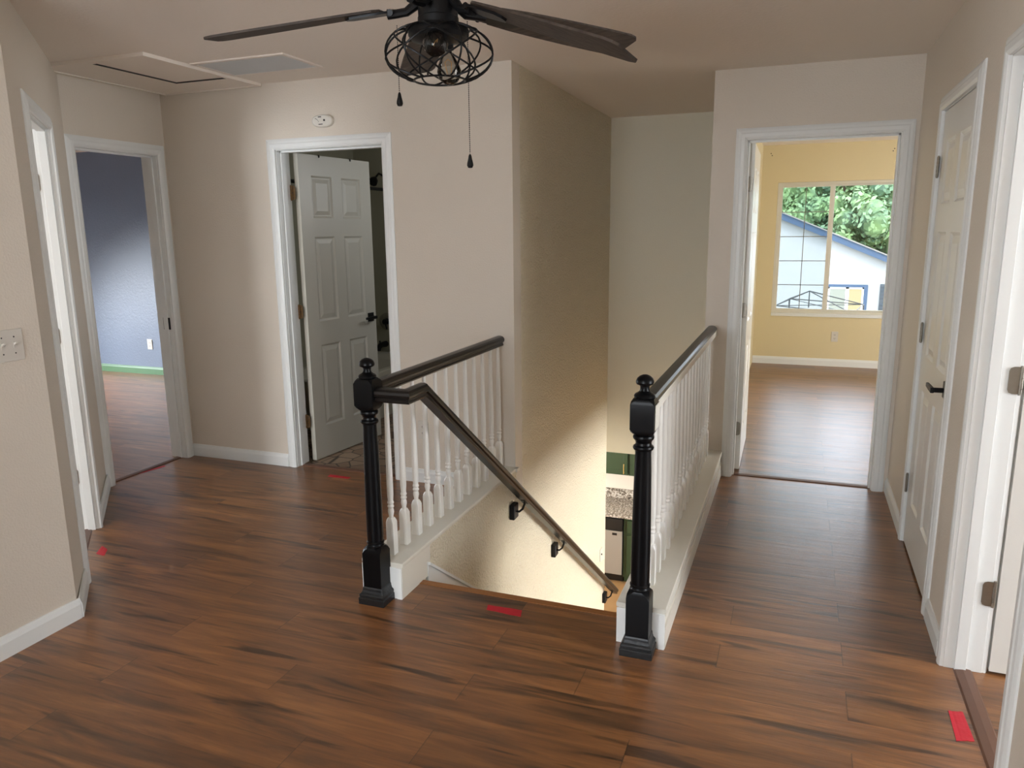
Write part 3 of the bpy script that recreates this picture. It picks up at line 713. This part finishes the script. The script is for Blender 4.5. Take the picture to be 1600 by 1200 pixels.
l_ = obj('louvre_blades', bm, M['vent'], vt)
bm = B(); box(bm, x0+.02, x1-.02, y0+.02, y1-.02, -.0012, -.0004); obj('filter', bm, M['vent'], vt)

al = empty('carbon_monoxide_alarm', (-2.697, YR, 2.187), 0, 'small white oval alarm on the wall above the bathroom doorway', 'alarm')
bm = B()
def ov(a, b, y, n_=28, e=2.6):
    out = []
    for i in range(n_):
        t = 2*PI*i/n_; c, s = math.cos(t), math.sin(t)
        out.append((a*math.copysign(abs(c)**(2/e), c), y, b*math.copysign(abs(s)**(2/e), s)))
    return out
sweep_sections(bm, [ov(.069,.035,-.001), ov(.071,.037,-.012), ov(.069,.035,-.024), ov(.058,.029,-.031)])
obj('housing', bm, M['white_plastic'], al, smooth=True)
bm = B()
box(bm, -.020, .002, -.0325, -.030, .019, .024); tag(obj('logo', bm, M['slot'], al), 'small dark printed mark')
bm = B(); box(bm, -.018, .010, -.0325, -.030, -.022, -.0175); obj('speaker_slot', bm, M['slot'], al)
bm = B(); tube(bm, [(.022, -.030, .002), (.022, -.0335, .002)], .006, 14); obj('test_button', bm, M['slot'], al)
bm = B()
for i in range(6):
    t = i/5; tube(bm, [(-.040+.022*t, -.030, .015-.017*t*t-.002), (-.040+.022*t, -.0325, .015-.017*t*t-.002)], .0017, 6)
obj('sounder_holes', bm, M['slot'], al)

# ------------------------------------------------------------------ switches and outlets
def outlet(loc, nrm, label, w_=.070, h=.115):
    n_ = Vector((*nrm,0)); t = Vector((-nrm[1], nrm[0], 0)); o = empty('wall_outlet', loc, 0, label, 'outlet')
    def pl(bm, u0, u1, v0, v1, d0, d1):
        c = [t*u + Vector((0,0,v)) for u, v in ((u0,v0),(u1,v0),(u1,v1),(u0,v1))]
        sweep_sections(bm, [[p + n_*d0 for p in c], [p + n_*d1 for p in c]])
    bm = B(); pl(bm, -w_/2, w_/2, -h/2, h/2, .0005, .006); obj('cover_plate', bm, M['plate'], o, bevel=.002)
    for s in (-1, 1):
        bm = B(); pl(bm, -.016, .016, s*.02-.014, s*.02+.014, .006, .008); r = obj('receptacle', bm, M['plate'], o, bevel=.001)
        bm = B(); pl(bm, -.008, -.005, s*.02-.003, s*.02+.007, .008, .0085); pl(bm, .005, .008, s*.02-.003, s*.02+.006, .008, .0085); pl(bm, -.002, .002, s*.02-.010, s*.02-.006, .008, .0085)
        obj('slots', bm, M['slot'], r)
    return o
outlet((-2.104, YR, .337), (0,-1), 'white wall outlet behind the left railing balusters')
outlet((.426, YW, .338), (0,-1), 'white wall outlet under the yellow room window')
outlet((-6.72, 6.34, .34), (0,-1), 'white wall outlet low on the blue wall')
sw = empty('light_switch_plate', (XL, 1.857, 1.146), 0, 'ivory multi-toggle switch plate on the left wall', 'light switch')
bm = B(); sweep_sections(bm, [[(d, y, z) for y, z in ((-.081,-.058),(.081,-.058),(.081,.058),(-.081,.058))] for d in (.0005, .006)]); obj('cover_plate', bm, M['plate'], sw, bevel=.002)
for k in (-1, 0, 1):
    y = k*.046
    bm = B(); box(bm, .006, .0075, y-.005, y+.005, -.012, .012)
    tg_ = obj('toggle', bm, M['plate'], sw)
    bm = B(); sweep_sections(bm, [[(.006, y-.004, -.002), (.006, y+.004, -.002), (.006, y+.004, .008), (.006, y-.004, .008)], [(.018, y-.003, .006), (.018, y+.003, .006), (.018, y+.003, .012), (.018, y-.003, .012)]]); obj('lever', bm, M['white_plastic'], tg_)
    bm = B()
    bm.free()
    for dz in (-.03, .03):
        bm = B(); tube(bm, [(.005, y, dz), (.0072, y, dz)], .0028, 8); obj('screw', bm, M['slot'], tg_)
s2 = empty('light_switch_plate', (XS, 6.15, -1.31), 0, 'white switch plate low on the stair wall beside the kitchen', 'light switch')
bm = B(); box(bm, .0005, .006, -.036, .036, -.058, .058); obj('cover_plate', bm, M['plate'], s2, bevel=.002)
bm = B(); box(bm, .006, .014, -.004, .004, -.004, .010); obj('toggle', bm, M['slot'], s2)

# ------------------------------------------------------------------ red tape pieces on the floor
def tape(pts, label):
    bm = B()
    n_ = 8; a, b, c, d = [Vector((*p, 0)) for p in pts]; rows = []
    for i in range(n_+1):
        t = i/n_; e0 = a.lerp(b, t); e1 = d.lerp(c, t); z = .0012 + random.random()*.0012
        j = Vector((random.uniform(-.0015,.0015), random.uniform(-.0015,.0015), 0))
        rows.append([e0 + j + Vector((0,0,z)), e1 - j + Vector((0,0,z*.8))])
    top = [[bm.verts.new(p) for p in r] for r in rows]; bot = [[bm.verts.new(Vector((p.x, p.y, .0003))) for p in r] for r in rows]
    for i in range(n_):
        bm.faces.new((top[i][0], top[i+1][0], top[i+1][1], top[i][1])); bm.faces.new((bot[i][0], bot[i][1], bot[i+1][1], bot[i+1][0]))
        bm.faces.new((top[i][0], bot[i][0], bot[i+1][0], top[i+1][0])); bm.faces.new((top[i][1], top[i+1][1], bot[i+1][1], bot[i][1]))
    bm.faces.new((top[0][0], top[0][1], bot[0][1], bot[0][0])); bm.faces.new((top[-1][0], bot[-1][0], bot[-1][1], top[-1][1]))
    return tag(obj('floor_tape', bm, M['tape']), label, 'tape')
tape([(-1.131,2.672),(-.980,2.676),(-.970,2.624),(-1.122,2.632)], 'red tape strip on the floor at the top of the stairs')
tape([(.541,2.520),(.583,2.527),(.588,2.380),(.536,2.363)], 'red tape strip on the floor by the nearest right doorway')
tape([(-3.20,2.585),(-3.135,2.56),(-3.09,2.50),(-3.15,2.505)], 'faded red tape scrap outside the narrow left doorway')
tape([(-3.985,3.535),(-3.965,3.535),(-3.925,3.72),(-3.945,3.73)], 'torn red tape scrap at the blue room threshold')
tape([(-2.76,3.93),(-2.60,3.93),(-2.60,3.895),(-2.75,3.895)], 'red tape strip on the floor at the bathroom doorway')

# ------------------------------------------------------------------ bathroom things
tb = empty('bathtub', (-3.57, 5.55, .004), 0, 'pale bathtub at the back of the dark bathroom', 'bathtub')
bm = B(); x0, x1, y0, y1, zt = -.379, .379, -.749, .749, .40
def rr(i, z, j=0): return [(x0+i, y0+i, z), (x1-i, y0+i, z), (x1-i, y1-i, z), (x0+i, y1-i, z)]
sweep_sections(bm, [rr(0,0), rr(0,zt-.02), rr(.0,zt), rr(.07,zt), rr(.1,zt-.05), rr(.16,.1)])
obj('tub_shell', bm, M['tub'], tb, bevel=.01)
rod = empty('shower_rod', (-3.19, 5.2, 1.876), 0, 'dark shower curtain rod across the bathroom', 'curtain rod')
bm = B(); tube(bm, [(0, -1.077, 0), (0, 1.099, 0)], .013, 12); obj('rod', bm, M['blackmetal'], rod, smooth=True)
for s, e in ((-1.0785, -1.066), (1.086, 1.0995)):
    bm = B(); tube(bm, [(0, s, 0), (0, e, 0)], .03, 16); obj('flange', bm, M['blackmetal'], rod, smooth=True)
shv = empty('shower_valve', (-3.66, 6.30, .70), 0, 'round dark shower valve plate on the tub wall', 'shower valve')
bm = B(); tube(bm, [(0,-.001,0),(0,-.008,0),(0,-.012,0)], [.082,.082,.07], 28); obj('escutcheon', bm, M['nickel'], shv, smooth=True)
bm = B(); tube(bm, [(0,-.012,0),(0,-.06,0)], [.03,.026], 18); tube(bm, [(0,-.05,0),(.02,-.055,-.07)], [.01,.007], 8); obj('handle', bm, M['blackmetal'], shv, smooth=True)
sp = empty('tub_spout', (-3.69, 6.30, .48), 0, 'dark tub spout below the shower valve', 'spout')
bm = B(); tube(bm, [(0,-.001,0),(0,-.10,0),(0,-.135,-.02),(0,-.14,-.05)], [.03,.026,.024,.02], 14); obj('spout_body', bm, M['blackmetal'], sp, smooth=True)
bm = B(); tube(bm, [(0,-.11,.02),(0,-.11,.045)], .007, 8); obj('diverter_knob', bm, M['blackmetal'], sp, smooth=True)
sh = empty('shower', (-3.645, 6.30, 2.02), 0, 'shower head on a bent arm above the rod', 'shower head')
bm = B(); tube(bm, [(0,-.001,.03),(0,-.07,.045),(0,-.14,.0)], .009, 10); obj('shower_arm', bm, M['blackmetal'], sh, smooth=True)
bm = B(); tube(bm, [(0,-.13,.006),(0,-.16,-.02),(0,-.185,-.04)], [.012,.038,.042], 20); obj('spray_head', bm, M['blackmetal'], sh, smooth=True)

# ------------------------------------------------------------------ kitchen seen below
FY = 8.73
def cab_door(parent, x0, x1, z0, z1, y, name='cabinet_door'):
    bm = B(); box(bm, x0, x1, y-.018, y-.001, z0, z1)
    for q_ in ((x0, x0+.055, z0, z1), (x1-.055, x1, z0, z1), (x0+.055, x1-.055, z0, z0+.055), (x0+.055, x1-.055, z1-.055, z1)): box(bm, q_[0], q_[1], y-.024, y-.0181, q_[2], q_[3])
    return obj(name, bm, M['green_cab'], parent, bevel=.002)
def pull(parent, x, y, z0, z1):
    bm = B(); tube(bm, [(x, y-.022, z0+.015), (x, y-.05, z0+.015)], .004, 8); tube(bm, [(x, y-.022, z1-.015), (x, y-.05, z1-.015)], .004, 8); tube(bm, [(x, y-.05, z0), (x, y-.05, z1)], .0055, 8)
    return obj('handle', bm, M['gold'], parent, smooth=True)
ct = empty('countertop', (0,0,0), 0, 'speckled granite worktop above the dishwasher', 'countertop')
bm = B(); box(bm, -3.4, -.4, FY-.03, 9.35-.001, ZG+.875, ZG+.905); obj('slab', bm, M['granite'], ct, bevel=.004)
bm = B(); box(bm, -3.4, -.4, 9.325, 9.348, ZG+.905, ZG+1.03); obj('backsplash', bm, M['granite'], ct)
dw = empty('dishwasher', (-2.15, FY, ZG), 0, 'stainless steel dishwasher in the green base cabinets', 'dishwasher')
bm = B(); box(bm, -.30, .298, .0, .55, .10, .86); obj('body', bm, M['darkpanel'], dw)
bm = B(); box(bm, -.298, .296, -.03, -.001, .12, .70); obj('front_panel', bm, M['steel'], dw, bevel=.004)
bm = B(); box(bm, -.298, .296, -.034, -.001, .705, .86); obj('control_panel', bm, M['darkpanel'], dw, bevel=.004)
bm = B(); box(bm, .17, .23, -.0325, -.030, .645, .675); obj('badge', bm, M['darkpanel'], dw)
bm = B(); box(bm, -.30, .298, .05, .06, .0, .10); obj('toe_kick', bm, M['darkpanel'], dw)
c1 = empty('base_cabinet', (-1.84, FY, ZG), 0, 'green base cabinet right of the dishwasher', 'cabinet')
bm = B(); box(bm, .0, .60, 0, .60, .09, .872); box(bm, .0, .60, .06, .60, 0, .0895); obj('carcass', bm, M['green_cab'], c1)
dr = cab_door(c1, .045, .575, .12, .66, 0); pull(dr, .52, 0, .5, .62)
d_ = cab_door(c1, .045, .575, .69, .85, 0, 'drawer'); 
c2 = empty('base_cabinet', (-3.4, FY, ZG), 0, 'green base cabinet left of the dishwasher', 'cabinet')
bm = B(); box(bm, .0, .945, 0, .60, .09, .872); obj('carcass', bm, M['green_cab'], c2); cab_door(c2, .04, .9, .12, .85, 0)
u1 = empty('wall_cabinet', (-2.64, 9.03, ZG+1.33), 0, 'green wall cabinet above the granite worktop, left one', 'cabinet')
bm = B(); box(bm, 0, .78, 0, .318, 0, .95); obj('carcass', bm, M['green_cab'], u1); a_ = cab_door(u1, .02, .77, .02, .93, 0); pull(a_, .73, 0, .03, .16)
u2 = empty('wall_cabinet', (-1.855, 9.03, ZG+1.33), 0, 'green wall cabinet above the granite worktop, right one beside the black post', 'cabinet')
bm = B(); box(bm, 0, .78, 0, .318, 0, .95); obj('carcass', bm, M['green_cab'], u2); cab_door(u2, .02, .76, .02, .93, 0)

# ------------------------------------------------------------------ windows
def sliding_window(name, x0, x1, y, z0, z1, label, grid=True):
    """faces -y inside; frame sits in the wall at y..y+T"""
    root = empty(name, ((x0+x1)/2, y, z0), 0, label, 'window', kind='structure'); ox = (x0+x1)/2
    a, b = x0-ox, x1-ox; h = z1-z0; f = .032; mid = .02+.0-.0 + (-.0)
    bm = B()
    for q_ in ((a, a+f, 0, h), (b-f, b, 0, h), (a+f, b-f, 0, f), (a+f, b-f, h-f, h)): box(bm, q_[0], q_[1], .03, .09, q_[2], q_[3])
    obj('window_frame', bm, M['frame'], root, bevel=.003)
    bm = B(); box(bm, a, b, -.012, .03, -.012, .004); box(bm, a, b, -.012, -.0005, -.03, -.012) ; tag(obj('sill', bm, M['trim'], root, bevel=.003), 'white sill')
    mx = .305 - ox
    bm = B(); 
    for q_ in ((a+f, a+f+.022, f, h-f), (mx-.03, mx+.008, f, h-f), (a+f+.022, mx-.03, f, f+.022), (a+f+.022, mx-.03, h-f-.022, h-f)): box(bm, q_[0], q_[1], .035, .06, q_[2], q_[3])
    s1 = obj('sash', bm, M['frame'], root, bevel=.002)
    bm = B(); box(bm, a+f+.022, mx-.03, .046, .049, f+.022, h-f-.022); obj('pane', bm, M['screen'], s1)
    bm = B(); gx0, gx1, gz0, gz1 = a+f+.022, mx-.03, f+.022, h-f-.022
    box(bm, (gx0+gx1)/2-.004, (gx0+gx1)/2+.004, .043, .052, gz0, gz1)
    for k in range(1, 5):
        z = gz0 + (gz1-gz0)*k/5; box(bm, gx0, gx1, .043, .052, z-.004, z+.004)
    obj('grille', bm, M['grid'], s1)
    bm = B()
    for q_ in ((mx-.008, mx+.022, f, h-f), (b-f-.03, b-f, f, h-f), (mx+.022, b-f-.03, f, f+.018), (mx+.022, b-f-.03, h-f-.018, h-f)): box(bm, q_[0], q_[1], .062, .086, q_[2], q_[3])
    s2_ = obj('sash', bm, M['frame'], root, bevel=.002)
    bm = B(); box(bm, mx+.022, b-f-.03, .072, .075, f+.018, h-f-.018); obj('pane', bm, M['glass'], s2_)
    return root
sliding_window('window_1', -.265, 1.0, YW, .585, 2.03, 'white sliding window with a grille in the yellow room')
bm = B()
for x, z in ((-.358, 2.344), (-.346, 2.322), (.868, 2.341), (.856, 2.318)): tube(bm, [(x, YW-.003, z), (x, YW-.0003, z)], .006, 8)
tag(obj('screw_anchors', bm, M['slot']), 'small dark screw anchors in the yellow wall above the window', 'screw anchors')
bpy.data.objects['screw_anchors']['kind'] = 'stuff'
def plain_window(name, org, t, out, w_, z0, z1, label):
    root = empty(name, (org[0], org[1], z0), 0, label, 'window', kind='structure'); h = z1-z0; f = .05; bm = B()
    for s0, s1, a, b in ((0, f, 0, h), (w_-f, w_, 0, h), (w_/2-.03, w_/2+.03, f, h-f), (f, w_-f, 0, f), (f, w_-f, h-f, h)): obox(bm, (0,0), t, out, s0, s1, .03, .09, a, b)
    obj('window_frame', bm, M['frame'], root)
plain_window('window_2', (-4.75, YB), (1,0), (0,-1), 1.2, .75, 1.95, 'window of the small room')
plain_window('window_3', (-2.15, YB), (1,0), (0,-1), 1.7, .8, 2.1, 'window behind the viewer')
plain_window('window_4', (-8.5, 4.0), (0,1), (-1,0), 1.5, .45, 1.3, 'window of the blue room')
plain_window('added_window_5', (3.6, 6.1), (0,1), (1,0), 1.8, .7, 2.0, 'added unseen side window of the yellow room for its fill light')
plain_window('window_6', (3.6, 1.05), (0,1), (1,0), 1.8, .65, 1.95, 'unseen window of the right room, placed to brighten the left wall')

# ------------------------------------------------------------------ ceiling fan
FC = Vector((-.982, 2.039, 0))
fan = empty('ceiling_fan', (FC.x, FC.y, C), 0, 'black ceiling fan with grey blades and a wire cage lamp', 'ceiling fan')
Zc = lambda z: z - C
bm = B(); lathe(bm, [(.062,Zc(2.4299)),(.062,Zc(2.405)),(.05,Zc(2.375)),(.02,Zc(2.362)),(.013,Zc(2.36)),(.013,Zc(2.285))], 28); obj('canopy', bm, M['blackmetal'], fan, smooth=True)
bm = B(); lathe(bm, [(.03,Zc(2.29)),(.07,Zc(2.28)),(.098,Zc(2.265)),(.105,Zc(2.245)),(.105,Zc(2.20)),(.092,Zc(2.185)),(.06,Zc(2.178)),(.055,Zc(2.17))], 32); obj('motor_housing', bm, M['blackmetal'], fan, smooth=True)
bm = B(); lathe(bm, [(.055,Zc(2.175)),(.0555,Zc(2.12)),(.057,Zc(2.118)),(.057,Zc(2.10)),(.060,Zc(2.094)),(.083,Zc(2.090)),(.085,Zc(2.085)),(.085,Zc(2.072)),(.078,Zc(2.062)),(.04,Zc(2.052)),(.03,Zc(2.048))], 32); obj('switch_housing', bm, M['blackmetal'], fan, smooth=True)
# blades
def fan_blade(az, z_tip, roll):
    z0 = 2.152; Rt = .68; sl_ = math.atan2(z0 - z_tip, Rt - .12)
    iron = B()
    # local frame x outwards, then tilt down by sl_, roll about x
    mt = Matrix.Rotation(math.radians(az), 4, 'Z') @ Matrix.Translation((.06, 0, Zc(z0))) @ Matrix.Rotation(sl_, 4, 'Y') @ Matrix.Rotation(math.radians(roll), 4, 'X')
    out = []; n_ = 8
    prof = []
    L0, L1 = .10, .61
    def hw(x):
        u = (x-L0)/(L1-L0)
        return .052 + .016*min(1, u*1.5)
    top = []
    xs = [L0, L0+.02, .2, .3, .4, .5, .575, .60, .61]
    ws = [.030, .045, .054, .060, .064, .066, .066, .058, .045]
    up = [(x, w_) for x, w_ in zip(xs, ws)]; lowr = [(x + (.02 if x > .6 else 0)*0, -w_) for x, w_ in zip(xs, ws)][::-1]
    loop = up + lowr
    bm = B(); sweep_sections(bm, [[mt @ Vector((x, y, -.003)) for x, y in loop], [mt @ Vector((x, y, .003)) for x, y in loop]])
    bl = obj('fan_blade', bm, M['blade'], fan)
    # blade iron: arm plus plate
    bm = B()
    tube(bm, [mt @ Vector(p) for p in ((-.03, 0, .012), (.0, 0, .004), (.03, .006, -.012), (.06, 0, -.012), (.085, 0, -.010))], [.015, .014, .012, .012, .014], 10)
    pl = [(.075, .020), (.095, .028), (.13, .030), (.19, .026), (.205, .010), (.205, -.010), (.19, -.026), (.13, -.030), (.095, -.028), (.075, -.020)]
    sweep_sections(bm, [[mt @ Vector((x, y, -.010)) for x, y in pl], [mt @ Vector((x, y, -.0032)) for x, y in pl]])
    tube(bm, [mt @ Vector((.074, -.022, -.008)), mt @ Vector((.074, .022, -.008))], .009, 10)
    obj('blade_bracket', bm, M['blackmetal'], bl, smooth=True)
for az, zt, rl in ((123, 2.105, -12), (51, 2.118, -13), (-21, 1.935, -13), (-93, 2.11, -12), (-165, 2.09, -10)):
    fan_blade(az, zt, rl)
# cage
bm = B(); Rm = .151; zt, ze, zbt = 2.088, 2.020, 1.952
def cage_pt(th, u):
    # u 0 top .. 1 bottom
    a = PI*(.14 + (.87-.14)*u)
    z = 2.022 + .074*math.cos(a)
    r = Rm*math.sin(a)**.62 if u < .5 else Rm*math.sin(a)**.80
    return Vector((r*math.cos(th), r*math.sin(th), Zc(z)))
for k in range(6):
    th0 = 2*PI*k/6 + .33
    tube(bm, [cage_pt(th0, u/16) for u in range(17)], .0027, 6)
    for sg in (-1, 1):
        tube(bm, [cage_pt(th0 + sg*(u/16-.5)*1.75, u/16) for u in range(17)], .0027, 6)
tube(bm, [cage_pt(2*PI*i/48, 0) for i in range(48)], .003, 6, closed=True)
tube(bm, [cage_pt(2*PI*i/48, 1) for i in range(48)], .003, 6, closed=True)
obj('wire_cage', bm, M['blackmetal'], fan, smooth=True)
def bulb(org, d, name='light_bulb'):
    d = Vector(d).normalized(); org = Vector(org)
    bm = B(); tube(bm, [org, org+d*.035], [.018,.02], 16); sk = obj('socket', bm, M['blackmetal'], fan, smooth=True)
    bm = B(); pr_ = [(.0,.012),(.012,.014),(.025,.022),(.040,.029),(.058,.0345),(.076,.031),(.088,.021),(.095,.008),(.096,.001)]
    tube(bm, [org+d*(.032+s) for s, r in pr_], [r for s, r in pr_], 20); g = obj(name, bm, M['bulb'], sk, smooth=True)
    bm = B()
    o2 = d.orthogonal().normalized()
    for s in (-1, 1):
        tube(bm, [org+d*.058, org+d*.066+o2*.010*s, org+d*.098+o2*.006*s], .0009, 5)
    obj('filament', bm, M['filament'], sk)
# directions: toward the viewer and down, and one down-away
vd = Vector((-FC.x, -FC.y, -.05)).normalized()
bulb((-.004, -.012, Zc(2.066)), (vd.x*.9, vd.y*.9, -.38))
bulb((.012, .020, Zc(2.072)), (.05, .08, -.95))
def chain(x, y, z0, z1, label=None):
    bm = B()
    n_ = int((z0-z1)/.0052)
    for i in range(n_):
        z = z0 - i*.0052
        lathe(bm, [(.0004, Zc(z-.0018)), (.0018, Zc(z)), (.0004, Zc(z+.0018))], 6, x-FC.x, y-FC.y)
    tube(bm, [(x-FC.x, y-FC.y, Zc(z0)), (x-FC.x, y-FC.y, Zc(z1))], .0005, 5)
    c = obj('pull_chain', bm, M['blackmetal'], fan, smooth=True)
    bm = B(); lathe(bm, [(.002,Zc(z1+.002)),(.004,Zc(z1-.002)),(.0055,Zc(z1-.010)),(.0085,Zc(z1-.022)),(.009,Zc(z1-.028)),(.006,Zc(z1-.034)),(.001,Zc(z1-.035))], 12, x-FC.x, y-FC.y); obj('pull_bell', bm, M['blackmetal'], c, smooth=True)
chain(-1.063, 1.948, 2.085, 1.912)
chain(-.870, 1.985, 2.085, 1.742)

# ------------------------------------------------------------------ outside
K = 26/16
def N(x16, z16): return (x16*K, 1.534 + (z16-1.534)*K)
hs = empty('neighbouring_house', (0, 26, -3.2), 0, 'white stucco house with blue gable trim seen through the yellow room window', 'house')
def poly(bm, pts, y0, y1): sweep_sections(bm, [[(x, y0-26, z+3.2) for x, z in pts], [(x, y1-26, z+3.2) for x, z in pts]])
(lx, lz), (rx, rz) = N(-.377, 1.775), N(1.601, .93)
slp = (rz-lz)/(rx-lx); X = lambda x: lz + slp*(x-lx); pk = lx - 1.5
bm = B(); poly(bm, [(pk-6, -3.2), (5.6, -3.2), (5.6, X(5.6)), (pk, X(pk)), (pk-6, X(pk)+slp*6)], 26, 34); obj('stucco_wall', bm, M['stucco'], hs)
bm = B(); th = .20
poly(bm, [(pk, X(pk)+.09), (6.1, X(6.1)+.09), (6.1, X(6.1)-.11), (pk, X(pk)-.11)], 25.75, 26)
poly(bm, [(pk, X(pk)+.09), (pk-6, X(pk)+slp*6+.09), (pk-6, X(pk)+slp*6-.11), (pk, X(pk)-.11)], 25.75, 26); tag(obj('fascia', bm, M['bluetrim'], hs), 'blue gable fascia board')
bm = B(); poly(bm, [(pk, X(pk)+.13), (6.15, X(6.15)+.13), (6.15, X(6.15)+.09), (pk, X(pk)+.09)], 25.7, 34.3); poly(bm, [(pk, X(pk)+.13), (pk-6, X(pk)+slp*6+.13), (pk-6, X(pk)+slp*6+.09), (pk, X(pk)+.09)], 25.7, 34.3); obj('roof', bm, M['roof'], hs)
(wx1, wz1) = N(1.205, .40); (wx0, _) = N(.57, .40); wz0 = N(0, -.35)[1]; tw = .11
bm = B()
for a, b, c, d in ((wx0-tw, wx1+tw, wz1, wz1+tw*.8), (wx1, wx1+tw, wz0, wz1), (wx0-tw, wx0, wz0, wz1), (wx0-tw, wx1+tw, wz0-tw, wz0)): poly(bm, [(a,c),(b,c),(b,d),(a,d)], 25.96, 26)
wt = tag(obj('window_trim', bm, M['bluetrim'], hs), 'blue window surround')
bm = B(); f = .05; ml = N(.915, 0)[0]
for a, b, c, d in ((wx0, wx1, wz1-f, wz1), (wx0, wx0+f, wz0, wz1), (wx1-f, wx1, wz0, wz1), (wx0, wx1, wz0, wz0+f), (ml-.05, ml+.05, wz0, wz1)): poly(bm, [(a,c),(b,c),(b,d),(a,d)], 25.965, 25.999)
obj('window_frame', bm, M['trim'], hs)
bm = B(); poly(bm, [(wx0+f,wz0),(ml-.05,wz0),(ml-.05,wz1-f),(wx0+f,wz1-f)], 25.98, 25.998); obj('curtain', bm, M['curtain'], hs)
bm = B(); poly(bm, [(ml+.05,wz0),(wx1-f,wz0),(wx1-f,wz1-f),(ml+.05,wz1-f)], 25.98, 25.998); obj('blind', bm, M['blind'], hs)
(v0, vz) = N(1.485, .47); (v1, _) = N(1.85, .5); vb = N(0, -.5)[1]
bm = B(); poly(bm, [(v0,vb),(v1,vb),(v1,vz),(v0,vz)], 25.95, 26)
for k in range(14):
    z = vb + (vz-vb)*(k+.5)/14; poly(bm, [(v0,z-.03),(v1,z-.03),(v1,z+.02),(v0,z+.02)], 25.92, 25.96)
obj('shutter', bm, M['greybox'], hs)
bm = B(); box(bm, -40, 40, 9.6, 60, -3.3, -3.2); struct('ground', bm, M['ground'], 'ground outside', 'ground')
# canopy frame
G = 20/12
gf = empty('canopy_frame', (.176*G, 20, -3.2), 0, 'bare thin metal canopy frame outside below the window', 'canopy frame')
zp = 1.534 + (.62-1.534)*G + 3.2; zc_ = 1.534 + (.405-1.534)*G + 3.2
W0, W1 = (-.288-.176)*G, (.944-.176)*G
corners = [Vector((W0, -.2, zc_)), (Vector((W1*.72, -1.2, zc_-.05))), Vector((W1, .6, zc_)), Vector((W0*.6, 1.3, zc_+.05))]
pkp = Vector((0, 0, zp))
bm = B()
for c in corners: tube(bm, [pkp, c], .014, 6)
tube(bm, [pkp, Vector((0,0,zc_-.05))], .014, 6); obj('ridge_rods', bm, M['rod'], gf)
bm = B()
for i in range(4): tube(bm, [corners[i], corners[(i+1)%4]], .014, 6)
tube(bm, [corners[0], corners[2]], .01, 6); tube(bm, [corners[1], corners[3]], .01, 6)
obj('eave_rods', bm, M['rod'], gf)
for c in corners:
    bm = B(); tube(bm, [c, Vector((c.x, c.y, 0))], .02, 8); obj('leg', bm, M['rod'], gf)

# trees
def tree(x, y, r, hgt, label, seed):
    rnd = random.Random(seed)
    root = empty('leafy_tree', (x, y, -3.2), 0, label, 'tree', 'trees behind the neighbouring house')
    bm = B(); tube(bm, [(0,0,0), (.1,0,hgt*.3), (-.1,.1,hgt*.55), (0,0,hgt*.8)], [.3,.24,.18,.08], 10)
    for k in range(7):
        a = k*.9; tube(bm, [(0,0,hgt*(.35+.05*k)), (math.cos(a)*r*.4, math.sin(a)*r*.4, hgt*(.5+.05*k)), (math.cos(a)*r*.75, math.sin(a)*r*.75, hgt*(.6+.05*k))], [.12,.08,.03], 7)
    obj('trunk', bm, M['bark'], root, smooth=True)
    bm = B(); blobs = []
    for i in range(230):
        th_ = rnd.uniform(0, 2*PI); ph = math.acos(rnd.uniform(-.75, 1)); rr_ = r*rnd.uniform(.5, .96)
        blobs.append((Vector((math.cos(th_)*math.sin(ph)*rr_, math.sin(th_)*math.sin(ph)*rr_, hgt*.62 + math.cos(ph)*rr_*.85)), r*rnd.uniform(.10, .19)))
    for c, br in blobs:
        for _ in range(135):
            v = Vector((rnd.gauss(0,1), rnd.gauss(0,1), rnd.gauss(0,1))).normalized(); p = c + v*br*rnd.uniform(.75, 1.05)
            s = rnd.uniform(.09, .17); n_ = (v + Vector((rnd.uniform(-.7,.7), rnd.uniform(-.7,.7), rnd.uniform(-.2,.9)))).normalized()
            a = n_.orthogonal().normalized(); a = Matrix.Rotation(rnd.uniform(0, 6.28), 3, n_) @ a; b = n_.cross(a)
            vs = [bm.verts.new(p + a*s), bm.verts.new(p + b*s*.6), bm.verts.new(p - a*s), bm.verts.new(p - b*s*.6)]
            bm.faces.new(vs)
    for c, br in blobs:
        r0 = bmesh.ops.create_icosphere(bm, subdivisions=2, radius=br*.7, matrix=Matrix.Translation(c))
        for v in r0['verts']: v.co += Vector((rnd.uniform(-1,1), rnd.uniform(-1,1), rnd.uniform(-1,1)))*br*.12
    r0 = bmesh.ops.create_icosphere(bm, subdivisions=3, radius=r*.38, matrix=Matrix.Translation((0,0,hgt*.62)))
    for v in r0['verts']: v.co += Vector((rnd.uniform(-1,1), rnd.uniform(-1,1), rnd.uniform(-1,1)))*r*.05
    me = bpy.data.meshes.new('foliage'); bm.to_mesh(me); bm.free(); o = bpy.data.objects.new('foliage', me); COL.objects.link(o); me.materials.append(M['leaf']); o.parent = root
tree(2.3, 41.5, 4.8, 8.3, 'large bright green tree right behind the blue roof line', 3)
tree(-2.0, 53, 5.2, 10.0, 'farther green tree behind the blue roof line', 5)
